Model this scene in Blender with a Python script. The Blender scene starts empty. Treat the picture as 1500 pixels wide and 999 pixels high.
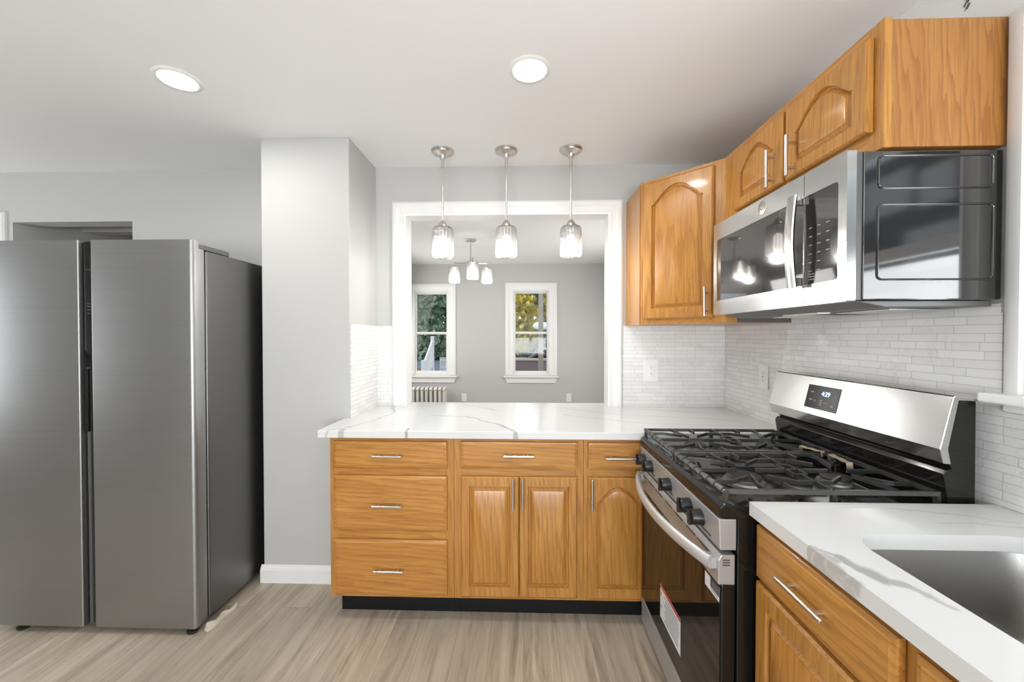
import bpy, bmesh, math, random
from mathutils import Vector, Matrix
random.seed(7)
PI = math.pi
S = bpy.context.scene
COL = S.collection

# ------------------------------------------------------------------ camera
F_PX = 580.0
cam_d = bpy.data.cameras.new('camera')
cam_d.sensor_fit = 'HORIZONTAL'; cam_d.sensor_width = 36.0
cam_d.lens = 36.0 * F_PX / 1500.0
cam_d.clip_start = 0.02; cam_d.clip_end = 300
cam = bpy.data.objects.new('camera', cam_d); COL.objects.link(cam)
cam.location = (0, 0, 1.366)
cam.rotation_euler = (PI/2 - math.atan(7.8/F_PX), 0, math.atan(17.0/F_PX))
S.camera = cam

# ------------------------------------------------------------------ world, exposure, large lights
S.view_settings.view_transform = 'Standard'
S.view_settings.look = 'None'
S.view_settings.gamma = 1.0
S.view_settings.use_curve_mapping = False
S.view_settings.exposure = 0.0
W = bpy.data.worlds.new('world'); S.world = W; W.use_nodes = True
wb = W.node_tree.nodes['Background']
wb.inputs['Color'].default_value = (0.86, 0.93, 1.0, 1); wb.inputs['Strength'].default_value = 1.6

def area(name, loc, rot, sx, sy, power, color=(1, 1, 1)):
    d = bpy.data.lights.new(name, 'AREA'); d.shape = 'RECTANGLE'; d.size = sx; d.size_y = sy
    d.energy = power; d.color = color
    o = bpy.data.objects.new(name, d); COL.objects.link(o); o.location = loc; o.rotation_euler = rot
    return o
# daylight through the sink window; the other fill lamps are added, at unseen openings
area('fill_rear', (-0.15, -2.50, 1.45), (PI/2, 0, 0), 2.6, 1.4, 18, (0.95, 0.978, 1.0))  # added fill from behind the viewer, at a made-up window
area('fill_rear_up', (0.0, -2.45, 1.0), (PI/2 + 0.75, 0, 0), 2.4, 0.8, 108, (0.95, 0.978, 1.0))  # added fill, tilted up to brighten the ceiling
area('fill_left', (-4.56, 1.45, 1.35), (0, -PI/2 - 0.1, 0), 1.2, 0.9, 22, (0.97, 0.985, 1.0))  # added fill from the unseen left wall
area('daylight_sink', (1.46, 0.42, 1.42), (0, PI/2 + 0.35, 0), 0.5, 1.0, 10, (0.95, 0.98, 1.0))
area('fill_dining', (-1.88, 5.05, 1.5), (0, -PI/2 + 0.3, 0), 1.3, 1.1, 18, (1.0, 0.99, 0.975))  # added fill to brighten the dining room
area('fill_dining_side', (1.53, 4.2, 1.5), (0, PI/2 - 0.3, 0), 1.3, 1.6, 30, (1.0, 0.99, 0.975))  # second added dining fill, from the opposite unseen wall

# ------------------------------------------------------------------ materials
def mat(name, color=(0.8, 0.8, 0.8), rough=0.5, metal=0.0, spec=0.5, coat=0.0, emit=None, estr=0.0, aniso=0.0):
    m = bpy.data.materials.new(name); m.use_nodes = True
    b = m.node_tree.nodes['Principled BSDF']
    b.inputs['Base Color'].default_value = (*color, 1)
    b.inputs['Roughness'].default_value = rough
    b.inputs['Metallic'].default_value = metal
    b.inputs['Specular IOR Level'].default_value = spec
    b.inputs['Coat Weight'].default_value = coat
    b.inputs['Coat Roughness'].default_value = 0.08
    b.inputs['Anisotropic'].default_value = aniso
    if emit:
        b.inputs['Emission Color'].default_value = (*emit, 1); b.inputs['Emission Strength'].default_value = estr
    return m

class NT:
    """small helper around a material's node tree"""
    def __init__(s, m):
        s.t = m.node_tree; s.n = s.t.nodes; s.b = s.n['Principled BSDF']
    def node(s, kind, **kw):
        n = s.n.new(kind)
        for k, v in kw.items(): setattr(n, k, v)
        return n
    def link(s, a, b): s.t.links.new(a, b)
    def val(s, sock, v):
        if isinstance(v, (int, float, tuple, list)): sock.default_value = v
        else: s.link(v, sock)
    def math(s, op, a, b=None, clamp=False):
        n = s.node('ShaderNodeMath', operation=op); n.use_clamp = clamp
        s.val(n.inputs[0], a)
        if b is not None: s.val(n.inputs[1], b)
        return n.outputs[0]
    def vmath(s, op, a, b=None, scale=None):
        n = s.node('ShaderNodeVectorMath', operation=op)
        s.val(n.inputs[0], a)
        if b is not None: s.val(n.inputs[1], b)
        if scale is not None: s.val(n.inputs['Scale'], scale)
        return n.outputs['Value'] if op in ('LENGTH', 'DISTANCE', 'DOT_PRODUCT') else n.outputs['Vector']
    def mapping(s, vec, scale=(1, 1, 1), loc=(0, 0, 0), rot=(0, 0, 0)):
        n = s.node('ShaderNodeMapping'); s.link(vec, n.inputs['Vector'])
        n.inputs['Scale'].default_value = scale; n.inputs['Location'].default_value = loc; n.inputs['Rotation'].default_value = rot
        return n.outputs['Vector']
    def noise(s, vec, scale=5, detail=2, rough=0.5, dist=0.0):
        n = s.node('ShaderNodeTexNoise'); s.link(vec, n.inputs['Vector'])
        n.inputs['Scale'].default_value = scale; n.inputs['Detail'].default_value = detail
        n.inputs['Roughness'].default_value = rough; n.inputs['Distortion'].default_value = dist
        return n
    def ramp(s, fac, stops):
        n = s.node('ShaderNodeValToRGB'); s.link(fac, n.inputs['Fac'])
        e = n.color_ramp.elements
        while len(e) < len(stops): e.new(0.5)
        for el, (p, c) in zip(e, stops): el.position = p; el.color = (*c, 1)
        return n.outputs['Color']
    def mix(s, fac, a, b, mode='MIX'):
        n = s.node('ShaderNodeMix', data_type='RGBA', blend_type=mode)
        s.val(n.inputs[0], fac); s.val(n.inputs[6], a); s.val(n.inputs[7], b)
        return n.outputs[2]
    def maprange(s, v, a, b, c=0.0, d=1.0, smooth=True):
        n = s.node('ShaderNodeMapRange'); n.interpolation_type = 'SMOOTHSTEP' if smooth else 'LINEAR'
        s.val(n.inputs[0], v); n.inputs[1].default_value = a; n.inputs[2].default_value = b
        n.inputs[3].default_value = c; n.inputs[4].default_value = d
        return n.outputs[0]
    def bump(s, h, strength=0.2, dist=0.01):
        n = s.node('ShaderNodeBump'); s.link(h, n.inputs['Height'])
        n.inputs['Strength'].default_value = strength; n.inputs['Distance'].default_value = dist
        s.link(n.outputs['Normal'], s.b.inputs['Normal'])
    def pos(s): return s.node('ShaderNodeNewGeometry').outputs['Position']
    def obj(s): return s.node('ShaderNodeTexCoord').outputs['Object']

def wall_paint(name, c, bump=0.03):
    m = mat(name, c, 0.55, spec=0.3); t = NT(m)
    n = t.noise(t.pos(), 160, 3); t.bump(n.outputs['Fac'], bump, 0.002)
    return m

def oak(name, axis, ply=False):
    """oak with its grain along the given world axis"""
    m = mat(name, (0.55, 0.27, 0.08), 0.33, spec=0.5, coat=0.15); t = NT(m)
    g, c = (1.0, 1.0)
    def sc(a, b): 
        v = [b, b, b]; v['XYZ'.index(axis)] = a; return tuple(v)
    p = t.pos()
    n1 = t.noise(t.mapping(p, sc(1.1, 9)), 1.6, 5, 0.6, 0.6)
    n2 = t.noise(t.mapping(p, sc(5, 210)), 1.0, 4, 0.65)
    w = t.node('ShaderNodeTexWave', wave_type='BANDS', bands_direction='DIAGONAL', wave_profile='SAW')
    t.link(t.mapping(p, sc(0.55, 7 if not ply else 6)), w.inputs['Vector'])
    w.inputs['Scale'].default_value = 3.6 if not ply else 4.2
    w.inputs['Distortion'].default_value = 9 if not ply else 16
    w.inputs['Detail'].default_value = 3; w.inputs['Detail Scale'].default_value = 0.8; w.inputs['Detail Roughness'].default_value = 0.55
    base = t.ramp(n1.outputs['Fac'], [(0.25, (0.44, 0.190, 0.036)), (0.55, (0.52, 0.245, 0.054)), (0.8, (0.58, 0.300, 0.076))])
    wf = t.maprange(w.outputs['Fac'], 0.35, 0.95)
    col = t.mix(t.math('MULTIPLY', wf, 0.42 if not ply else 0.85), base, (0.31, 0.120, 0.023, 1))
    pore = t.maprange(n2.outputs['Fac'], 0.50, 0.66)
    col = t.mix(t.math('MULTIPLY', pore, 0.58), col, (0.24, 0.088, 0.018, 1))
    if ply: col = t.mix(0.45, col, (0.27, 0.115, 0.036, 1))
    t.link(col, t.b.inputs['Base Color'])
    t.bump(n2.outputs['Fac'], 0.05, 0.002)
    return m

def steel(name, c=(0.62, 0.61, 0.60), rough=0.26, axis='Z', streak=0.05):
    m = mat(name, c, rough, metal=1.0); t = NT(m)
    v = [260, 260, 260]; v['XYZ'.index(axis)] = 1.5
    n = t.noise(t.mapping(t.pos(), tuple(v)), 1.0, 2)
    t.link(t.maprange(n.outputs['Fac'], 0.3, 0.7, rough - streak*0.5, rough + streak*0.5), t.b.inputs['Roughness'])
    lo = tuple(x * (1 - streak) for x in c); hi = tuple(min(1, x * (1 + streak)) for x in c)
    t.link(t.ramp(n.outputs['Fac'], [(0.3, lo), (0.7, hi)]), t.b.inputs['Base Color'])
    return m

def quartz(name, veins):
    m = mat(name, (0.80, 0.80, 0.785), 0.12, spec=0.5); t = NT(m)
    p = t.pos()
    n = t.noise(p, 6.0, 5, 0.6)
    off = t.vmath('SCALE', t.vmath('SUBTRACT', n.outputs['Color'], (0.5, 0.5, 0.5)), scale=0.075)
    q = t.vmath('MULTIPLY', t.vmath('ADD', p, off), (1, 1, 0))
    wob = t.noise(p, 16, 3)
    total = None
    for (ax, ay, bx, by, w, k) in veins:
        dx, dy = bx - ax, by - ay; L2 = dx*dx + dy*dy
        rel = t.vmath('SUBTRACT', q, (ax, ay, 0))
        u = t.math('DIVIDE', t.vmath('DOT_PRODUCT', rel, (dx, dy, 0)), L2, True)
        near = t.vmath('SCALE', (dx, dy, 0), scale=u)
        d = t.vmath('DISTANCE', rel, near)
        d = t.math('DIVIDE', d, t.math('ADD', t.math('MULTIPLY', wob.outputs['Fac'], w * 1.5), w * 0.2))
        v = t.math('MULTIPLY', t.maprange(d, 0.35, 1.0, 1.0, 0.0), k)
        total = v if total is None else t.math('MAXIMUM', total, v)
    haze = t.noise(p, 2.3, 4)
    basec = t.ramp(haze.outputs['Fac'], [(0.35, (0.68, 0.685, 0.68)), (0.65, (0.735, 0.74, 0.735))])
    t.link(t.mix(total, basec, (0.30, 0.295, 0.285, 1)), t.b.inputs['Base Color'])
    return m

def tile(name, axis):
    m = mat(name, (0.78, 0.78, 0.77), 0.22, spec=0.5); t = NT(m)
    s = t.node('ShaderNodeSeparateXYZ'); t.link(t.pos(), s.inputs[0])
    c = t.node('ShaderNodeCombineXYZ')
    t.link(s.outputs[axis], c.inputs[0]); t.link(s.outputs['Z'], c.inputs[1])
    b = t.node('ShaderNodeTexBrick'); t.link(c.outputs[0], b.inputs['Vector'])
    b.offset = 0.37; b.offset_frequency = 2; b.squash = 0.72; b.squash_frequency = 3
    b.inputs['Scale'].default_value = 1.0; b.inputs['Brick Width'].default_value = 0.125
    b.inputs['Row Height'].default_value = 0.0245; b.inputs['Mortar Size'].default_value = 0.0011
    b.inputs['Mortar Smooth'].default_value = 0.2; b.inputs['Bias'].default_value = 0.0
    b.inputs['Color1'].default_value = (0.80, 0.80, 0.79, 1); b.inputs['Color2'].default_value = (0.72, 0.72, 0.71, 1)
    b.inputs['Mortar'].default_value = (0.55, 0.55, 0.54, 1)
    n = t.noise(t.pos(), 22, 6, 0.65, 1.2)
    vein = t.maprange(t.math('ABSOLUTE', t.math('SUBTRACT', n.outputs['Fac'], 0.5)), 0.0, 0.03, 0.28, 0.0)
    n2 = t.noise(t.pos(), 9, 2)
    vein = t.math('MULTIPLY', vein, t.maprange(n2.outputs['Fac'], 0.5, 0.62))
    t.link(t.mix(vein, b.outputs['Color'], (0.42, 0.42, 0.41, 1)), t.b.inputs['Base Color'])
    t.bump(t.math('SUBTRACT', 1.0, b.outputs['Fac']), 0.35, 0.002)
    return m

def plank_floor(name):
    m = mat(name, (0.4, 0.33, 0.26), 0.30, spec=0.45); t = NT(m)
    s = t.node('ShaderNodeSeparateXYZ'); t.link(t.pos(), s.inputs[0])
    c = t.node('ShaderNodeCombineXYZ'); t.link(s.outputs['Y'], c.inputs[0]); t.link(s.outputs['X'], c.inputs[1])
    b = t.node('ShaderNodeTexBrick'); t.link(c.outputs[0], b.inputs['Vector'])
    b.offset = 0.41; b.offset_frequency = 2; b.squash = 1.0
    b.inputs['Scale'].default_value = 1.0; b.inputs['Brick Width'].default_value = 1.22; b.inputs['Row Height'].default_value = 0.152
    b.inputs['Mortar Size'].default_value = 0.0009; b.inputs['Mortar Smooth'].default_value = 0.1
    b.inputs['Color1'].default_value = (0, 0, 0, 1); b.inputs['Color2'].default_value = (1, 1, 1, 1); b.inputs['Mortar'].default_value = (0.5, 0.5, 0.5, 1)
    sp = t.node('ShaderNodeSeparateColor'); t.link(b.outputs['Color'], sp.inputs[0])
    rnd = sp.outputs[0]
    off = t.vmath('SCALE', (3.1, 7.7, 1.3), scale=rnd)
    p = t.vmath('ADD', t.pos(), off)
    g1 = t.noise(t.mapping(p, (11, 0.9, 1)), 1.5, 7, 0.66, 1.1)
    g2 = t.noise(t.mapping(p, (90, 3, 1)), 1.0, 3, 0.6)
    basec = t.ramp(g1.outputs['Fac'], [(0.28, (0.235, 0.188, 0.140)), (0.46, (0.46, 0.385, 0.295)), (0.72, (0.66, 0.575, 0.455))])
    col = t.mix(t.math('MULTIPLY', rnd, 0.55), basec, (0.34, 0.290, 0.235, 1))
    col = t.mix(t.maprange(g2.outputs['Fac'], 0.55, 0.75, 0.0, 0.35), col, (0.20, 0.15, 0.11, 1))
    col = t.mix(t.math('MULTIPLY', b.outputs['Fac'], 0.55), col, (0.14, 0.105, 0.075, 1))
    t.link(col, t.b.inputs['Base Color'])
    t.bump(t.math('ADD', g2.outputs['Fac'], t.math('MULTIPLY', b.outputs['Fac'], -2.0)), 0.06, 0.002)
    return m

def glass_pane(name, tint=(1, 1, 1), refl=0.12):
    m = bpy.data.materials.new(name); m.use_nodes = True; n = m.node_tree.nodes; l = m.node_tree.links
    n.clear(); o = n.new('ShaderNodeOutputMaterial'); a = n.new('ShaderNodeBsdfTransparent'); g = n.new('ShaderNodeBsdfGlossy')
    a.inputs['Color'].default_value = (*tint, 1); g.inputs['Roughness'].default_value = 0.02
    x = n.new('ShaderNodeMixShader'); x.inputs[0].default_value = refl
    l.new(a.outputs[0], x.inputs[1]); l.new(g.outputs[0], x.inputs[2]); l.new(x.outputs[0], o.inputs['Surface'])
    return m

def shade_glass(name):
    m = bpy.data.materials.new(name); m.use_nodes = True; n = m.node_tree.nodes; l = m.node_tree.links
    n.clear(); o = n.new('ShaderNodeOutputMaterial')
    tr = n.new('ShaderNodeBsdfTransparent'); g = n.new('ShaderNodeBsdfGlossy'); tl = n.new('ShaderNodeBsdfTranslucent')
    tr.inputs['Color'].default_value = (0.90, 0.905, 0.91, 1); g.inputs['Roughness'].default_value = 0.05
    fr = n.new('ShaderNodeLayerWeight'); fr.inputs['Blend'].default_value = 0.40
    x1 = n.new('ShaderNodeMixShader'); x2 = n.new('ShaderNodeMixShader'); x2.inputs[0].default_value = 0.13
    cm = n.new('ShaderNodeMix'); cm.data_type = 'RGBA'; cm.inputs[6].default_value = (0.95, 0.95, 0.95, 1); cm.inputs[7].default_value = (0.62, 0.62, 0.63, 1)
    l.new(fr.outputs['Facing'], cm.inputs[0]); l.new(cm.outputs[2], tr.inputs['Color'])
    l.new(fr.outputs['Fresnel'], x1.inputs[0]); l.new(tr.outputs[0], x1.inputs[1]); l.new(g.outputs[0], x1.inputs[2])
    l.new(x1.outputs[0], x2.inputs[1]); l.new(tl.outputs[0], x2.inputs[2]); l.new(x2.outputs[0], o.inputs['Surface'])
    return m

M = {}
M['wall'] = wall_paint('grey_wall_paint', (0.525, 0.525, 0.514))
M['ceil'] = wall_paint('white_ceiling_paint', (0.86, 0.862, 0.858), 0.02)
M['white_wall'] = wall_paint('white_wall_paint', (0.78, 0.78, 0.775))
M['trim'] = mat('white_trim_paint', (0.82, 0.82, 0.81), 0.35)
M['vinyl'] = mat('white_vinyl', (0.80, 0.79, 0.77), 0.35)
M['oak_z'] = oak('oak_vertical', 'Z'); M['oak_x'] = oak('oak_along_x', 'X'); M['oak_y'] = oak('oak_along_y', 'Y')
M['oak_ply'] = oak('oak_plywood', 'Z', True)
M['display'] = mat('display_glass', (0.02, 0.018, 0.016), 0.12, spec=0.3)
M['floor'] = plank_floor('vinyl_planks')
M['tile_b'] = tile('marble_mosaic_back', 'X'); M['tile_r'] = tile('marble_mosaic_side', 'Y')
M['nickel'] = mat('brushed_nickel', (0.66, 0.63, 0.60), 0.28, metal=1.0)
M['steel_z'] = steel('brushed_steel', (0.64, 0.638, 0.63), 0.18, 'Y', 0.012)
M['steel_range'] = mat('satin_steel', (0.46, 0.47, 0.48), 0.36, metal=0.5)
M['handle_satin'] = mat('satin_handle', (0.60, 0.605, 0.61), 0.33, metal=0.5)
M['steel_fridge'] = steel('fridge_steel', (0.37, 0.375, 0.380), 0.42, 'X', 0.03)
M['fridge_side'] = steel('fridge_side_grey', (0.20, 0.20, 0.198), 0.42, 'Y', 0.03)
M['steel_sink'] = mat('sink_steel', (0.37, 0.367, 0.36), 0.36, metal=1.0)
_t = NT(M['steel_sink']); _n = _t.noise(_t.pos(), 420, 3); _t.link(_t.maprange(_n.outputs['Fac'], 0.3, 0.72, 0.28, 0.46), _t.b.inputs['Roughness']); _t.bump(_n.outputs['Fac'], 0.08, 0.001)
M['black_gloss'] = mat('black_enamel', (0.010, 0.0095, 0.009), 0.10, spec=0.45)
M['knob'] = mat('black_knob', (0.012, 0.012, 0.012), 0.28, spec=0.45)
M['black_glass'] = mat('black_glass', (0.016, 0.014, 0.013), 0.03, spec=1.0, coat=0.6)
M['enamel_side'] = mat('black_enamel_side', (0.014, 0.014, 0.014), 0.07, spec=1.0, coat=0.8)
M['black_matte'] = mat('black_satin', (0.022, 0.021, 0.020), 0.42)
M['iron'] = mat('cast_iron', (0.036, 0.035, 0.034), 0.27, spec=0.8)
M['dark_grey'] = mat('dark_grey_metal', (0.10, 0.10, 0.098), 0.40)
M['burner'] = mat('burner_alloy', (0.30, 0.295, 0.285), 0.35, metal=0.8)
M['toe'] = mat('black_vinyl_base', (0.006, 0.0065, 0.008), 0.45, spec=0.3)
M['white_plastic'] = mat('white_plastic', (0.82, 0.82, 0.80), 0.30)
M['lamp'] = mat('lamp_diffuser', (1, 1, 1), 0.5, emit=(1.0, 0.97, 0.92), estr=6.0)
M['bulb'] = mat('bulb_glow', (1, 1, 1), 0.5, emit=(1.0, 0.93, 0.82), estr=5.0)
M['pane'] = glass_pane('window_glass', refl=0.015)
M['shade'] = shade_glass('fluted_glass')
M['paper'] = mat('white_paper', (0.72, 0.77, 0.80), 0.4)
M['red'] = mat('red_ink', (0.62, 0.06, 0.035), 0.45)
M['ink'] = mat('dark_ink', (0.05, 0.05, 0.06), 0.5)
M['grey_ink'] = mat('grey_ink', (0.26, 0.28, 0.32), 0.5)
M['oven_glass'] = mat('oven_glass', (0.010, 0.009, 0.008), 0.04, spec=0.35)
M['icon'] = mat('panel_print', (0.36, 0.36, 0.35), 0.4)
M['led'] = mat('clock_led', (0.2, 0.3, 0.5), 0.4, emit=(0.55, 0.75, 1.0), estr=2.5)
M['led_red'] = mat('red_print', (0.45, 0.12, 0.08), 0.4)
M['tan'] = mat('tan_strap', (0.42, 0.33, 0.24), 0.55)
M['film'] = mat('cloudy_film', (0.62, 0.56, 0.44), 0.3)
M['radiator'] = mat('cream_radiator_paint', (0.66, 0.64, 0.59), 0.4)

# ------------------------------------------------------------------ mesh helpers
class B:
    def __init__(s): s.v = []; s.f = []
    def add(s, vs, fs):
        o = len(s.v); s.v += [tuple(v) for v in vs]; s.f += [tuple(i + o for i in f) for f in fs]; return s
    def box(s, x0, x1, y0, y1, z0, z1):
        x0, x1 = sorted((x0, x1)); y0, y1 = sorted((y0, y1)); z0, z1 = sorted((z0, z1))
        return s.add([(x0,y0,z0),(x1,y0,z0),(x1,y1,z0),(x0,y1,z0),(x0,y0,z1),(x1,y0,z1),(x1,y1,z1),(x0,y1,z1)],
                     [(0,3,2,1),(4,5,6,7),(0,1,5,4),(1,2,6,5),(2,3,7,6),(3,0,4,7)])
    def rings(s, rs, cap0=True, cap1=True, closed=True):
        n = len(rs[0]); o = len(s.v)
        for r in rs: s.v += [tuple(p) for p in r]
        for k in range(len(rs) - 1):
            for i in range(n if closed else n - 1):
                j = (i + 1) % n
                s.f.append((o + k*n + i, o + k*n + j, o + (k+1)*n + j, o + (k+1)*n + i))
        if cap0: s.f.append(tuple(o + i for i in reversed(range(n))))
        if cap1: s.f.append(tuple(o + (len(rs)-1)*n + i for i in range(n)))
        return s
    def lathe(s, prof, c, axis='Z', n=24, cap0=False, cap1=False):
        rs = []
        for r, h in prof:
            ring = []
            for i in range(n):
                a = 2*PI*i/n; p, q = r*math.cos(a), r*math.sin(a)
                if axis == 'Z': ring.append((c[0]+p, c[1]+q, c[2]+h))
                elif axis == 'X': ring.append((c[0]+h, c[1]+p, c[2]+q))
                else: ring.append((c[0]+p, c[1]+h, c[2]+q))
            rs.append(ring)
        return s.rings(rs, cap0, cap1)
    def tube(s, pts, r, n=10, caps=True, sx=1.0, sy=1.0, up=(0, 0, 1)):
        pts = [Vector(p) for p in pts]; rs = []
        for i, p in enumerate(pts):
            a = pts[max(0, i-1)]; b = pts[min(len(pts)-1, i+1)]
            d = (b - a).normalized(); u = Vector(up)
            if abs(d.dot(u)) > 0.95: u = Vector((1, 0, 0))
            e1 = d.cross(u).normalized(); e2 = e1.cross(d).normalized()
            rr = r[i] if isinstance(r, (list, tuple)) else r
            rs.append([p + e1*(rr*sx*math.cos(2*PI*k/n)) + e2*(rr*sy*math.sin(2*PI*k/n)) for k in range(n)])
        return s.rings(rs, caps, caps)
    def bar(s, pts, w, h):
        """rectangular bar along a polyline, width w across, height h (top at the points)"""
        pts = [Vector(p) for p in pts]; rs = []
        for i, p in enumerate(pts):
            a = pts[max(0, i-1)]; b = pts[min(len(pts)-1, i+1)]
            d = b - a; d.z = 0
            if d.length < 1e-6: d = Vector((1, 0, 0))
            d.normalize(); e = Vector((-d.y, d.x, 0)) * (w/2)
            q = Vector((0, 0, h))
            rs.append([p - e - q, p + e - q, p + e*0.75, p - e*0.75])
        return s.rings(rs)
    def prism(s, poly, axis, a, b):
        """extrude a 2-D outline; axis X: poly=(y,z); Y: poly=(x,z); Z: poly=(x,y)"""
        def P(p, t):
            return (t, p[0], p[1]) if axis == 'X' else ((p[0], t, p[1]) if axis == 'Y' else (p[0], p[1], t))
        return s.rings([[P(p, a) for p in poly], [P(p, b) for p in poly]])

def wloc(o):
    v = Vector((0, 0, 0))
    while o is not None: v += Vector(o.location); o = o.parent
    return v

def build(name, b, m, parent=None, loc=None, bevel=0.0, smooth=None, seg=2):
    """link the collected geometry (world coordinates) as ONE mesh object"""
    me = bpy.data.meshes.new(name)
    base = wloc(parent) if parent else Vector(loc if loc else (0, 0, 0))
    me.from_pydata([(v[0]-base.x, v[1]-base.y, v[2]-base.z) for v in b.v], [], b.f)
    bm = bmesh.new(); bm.from_mesh(me)
    bmesh.ops.recalc_face_normals(bm, faces=bm.faces); bm.to_mesh(me); bm.free()
    me.materials.append(m)
    o = bpy.data.objects.new(name, me); COL.objects.link(o)
    if parent: o.parent = parent
    else: o.location = base
    if bevel > 0:
        md = o.modifiers.new('edge', 'BEVEL'); md.width = bevel; md.segments = seg; md.limit_method = 'ANGLE'; md.angle_limit = math.radians(40)
    if smooth is not None:
        for p in me.polygons: p.use_smooth = True
        me.set_sharp_from_angle(angle=math.radians(smooth))
    return o

def empty(name, loc):
    o = bpy.data.objects.new(name, None); COL.objects.link(o); o.location = loc; o.empty_display_size = 0.05
    return o
def tag(o, label, cat, group=None):
    o['label'] = label; o['category'] = cat
    if group: o['group'] = group
    return o
def struct(o): o['kind'] = 'structure'; return o
def note(o, label): o['label'] = label; return o
def copy_tree(o, parent=None):
    c = o.copy(); COL.objects.link(c)
    if parent: c.parent = parent
    for ch in list(o.children): copy_tree(ch, c)
    return c

def rrect(x0, x1, y0, y1, r, n=6):
    pts = []
    for cx, cy, a0 in ((x1-r, y0+r, -PI/2), (x1-r, y1-r, 0), (x0+r, y1-r, PI/2), (x0+r, y0+r, PI)):
        for k in range(n + 1):
            a = a0 + (PI/2)*k/n; pts.append((cx + r*math.cos(a), cy + r*math.sin(a)))
    return pts

def plate_with_hole(outer, hole, z0, z1):
    """flat plate (outline and hole in x,y) with thickness"""
    bm = bmesh.new(); b = B()
    for loop in (outer, hole):
        vs = [bm.verts.new((p[0], p[1], z1)) for p in loop]
        for i in range(len(vs)): bm.edges.new((vs[i], vs[(i+1) % len(vs)]))
    bmesh.ops.triangle_fill(bm, use_beauty=True, use_dissolve=False, edges=bm.edges[:])
    bm.verts.index_update()
    vs = [tuple(v.co) for v in bm.verts]; fs = [tuple(v.index for v in f.verts) for f in bm.faces]
    bm.free()
    b.add(vs, fs); b.add([(v[0], v[1], z0) for v in vs], [tuple(reversed(f)) for f in fs])
    for loop in (outer, hole):
        b.rings([[(p[0], p[1], z0) for p in loop], [(p[0], p[1], z1) for p in loop]], False, False)
    return b

def text_mesh(name, body, size, origin, U, V, D, m, parent, center=True, extrude=0.0003):
    c = bpy.data.curves.new(name, 'FONT'); c.body = body; c.size = size; c.extrude = extrude
    if center: c.align_x = 'CENTER'; c.align_y = 'CENTER'
    o = bpy.data.objects.new(name, c); COL.objects.link(o)
    dg = bpy.context.evaluated_depsgraph_get(); me = bpy.data.meshes.new_from_object(o.evaluated_get(dg))
    bpy.data.objects.remove(o)
    base = wloc(parent); U, V, D, O = Vector(U), Vector(V), Vector(D), Vector(origin)
    for v in me.vertices: v.co = O + U*v.co.x + V*v.co.y + D*v.co.z - base
    me.materials.clear(); me.materials.append(m); me.name = name
    r = bpy.data.objects.new(name, me); COL.objects.link(r); r.parent = parent
    return r

# ---- cabinet fronts, built in a (u across, v up, d outwards) frame
def arch(u):
    u = abs(u)
    if u > 0.93: return 0.0
    u /= 0.93
    return 0.30*(0.5 + 0.5*math.cos(PI*u)) + 0.70*(1 - u**2.3)

def front_rings(w, h, t, panel=None, rise=0.0, chamfer=0.010):
    """panel = (side, bottom, top) margins of the raised panel, or None for a plain routed slab"""
    NB, NS, NTOP = 6, 6, 30
    def loop(fx0, fx1, fy0, fy1, ytop=None, d=0.0):
        pts = []
        for k in range(NB): pts.append((fx0 + (fx1-fx0)*k/NB, fy0, d))
        yr = ytop(fx1) if ytop else fy1; yl = ytop(fx0) if ytop else fy1
        for k in range(NS): pts.append((fx1, fy0 + (yr-fy0)*k/NS, d))
        for k in range(NTOP):
            x = fx1 + (fx0-fx1)*k/NTOP; pts.append((x, ytop(x) if ytop else fy1, d))
        for k in range(NS): pts.append((fx0, yl + (fy0-yl)*k/NS, d))
        return pts
    R = [loop(0, w, 0, h, d=0.0022), loop(0, w, 0, h, d=t-0.006)]
    R.append(loop(0.003, w-0.003, 0.003, h-0.003, d=t-0.003))
    if panel is None:
        R += [loop(chamfer, w-chamfer, chamfer, h-chamfer, d=t-0.002), loop(chamfer+0.003, w-chamfer-0.003, chamfer+0.003, h-chamfer-0.003, d=t)]
        return R
    R.append(loop(0.007, w-0.007, 0.007, h-0.007, d=t))
    ms, mb, mt = panel; xc = w/2; half = w/2 - ms
    def outl(m, d):
        def yt(x):
            u = max(-1, min(1, (x-xc)/half)); return h - mt - rise + rise*arch(u) - m
        return loop(ms+m, w-ms-m, mb+m, h-mt-m, yt, d)
    R += [outl(0, t), outl(0.002, t-0.006), outl(0.004, t-0.013), outl(0.008, t-0.013), outl(0.022, t-0.003), outl(0.0222, t-0.0008), outl(0.024, t)]
    return R

def front(name, O, U, D, w, h, m, parent, t=0.019, panel=None, rise=0.0):
    O, U, D = Vector(O), Vector(U), Vector(D); V = Vector((0, 0, 1))
    b = B(); b.rings([[O + U*p[0] + V*p[1] + D*p[2] for p in r] for r in front_rings(w, h, t, panel, rise)])
    return build(name, b, m, parent, smooth=28)

def bar_handle(parent, a, c, D, length_in=0.028, r=0.0058, standoff=0.030):
    """bar pull between points a and c (bar axis), with two posts running back along -D"""
    a, c, D = Vector(a), Vector(c), Vector(D)
    b = B(); ax = (c - a).normalized()
    b.tube([a, a + ax*0.001, c - ax*0.001, c], [r*0.8, r, r, r*0.8], 12)
    for p in (a + ax*length_in, c - ax*length_in): b.tube([p, p - D*standoff], r*0.85, 10)
    return build('handle', b, M['nickel'], parent, smooth=40)

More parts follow.
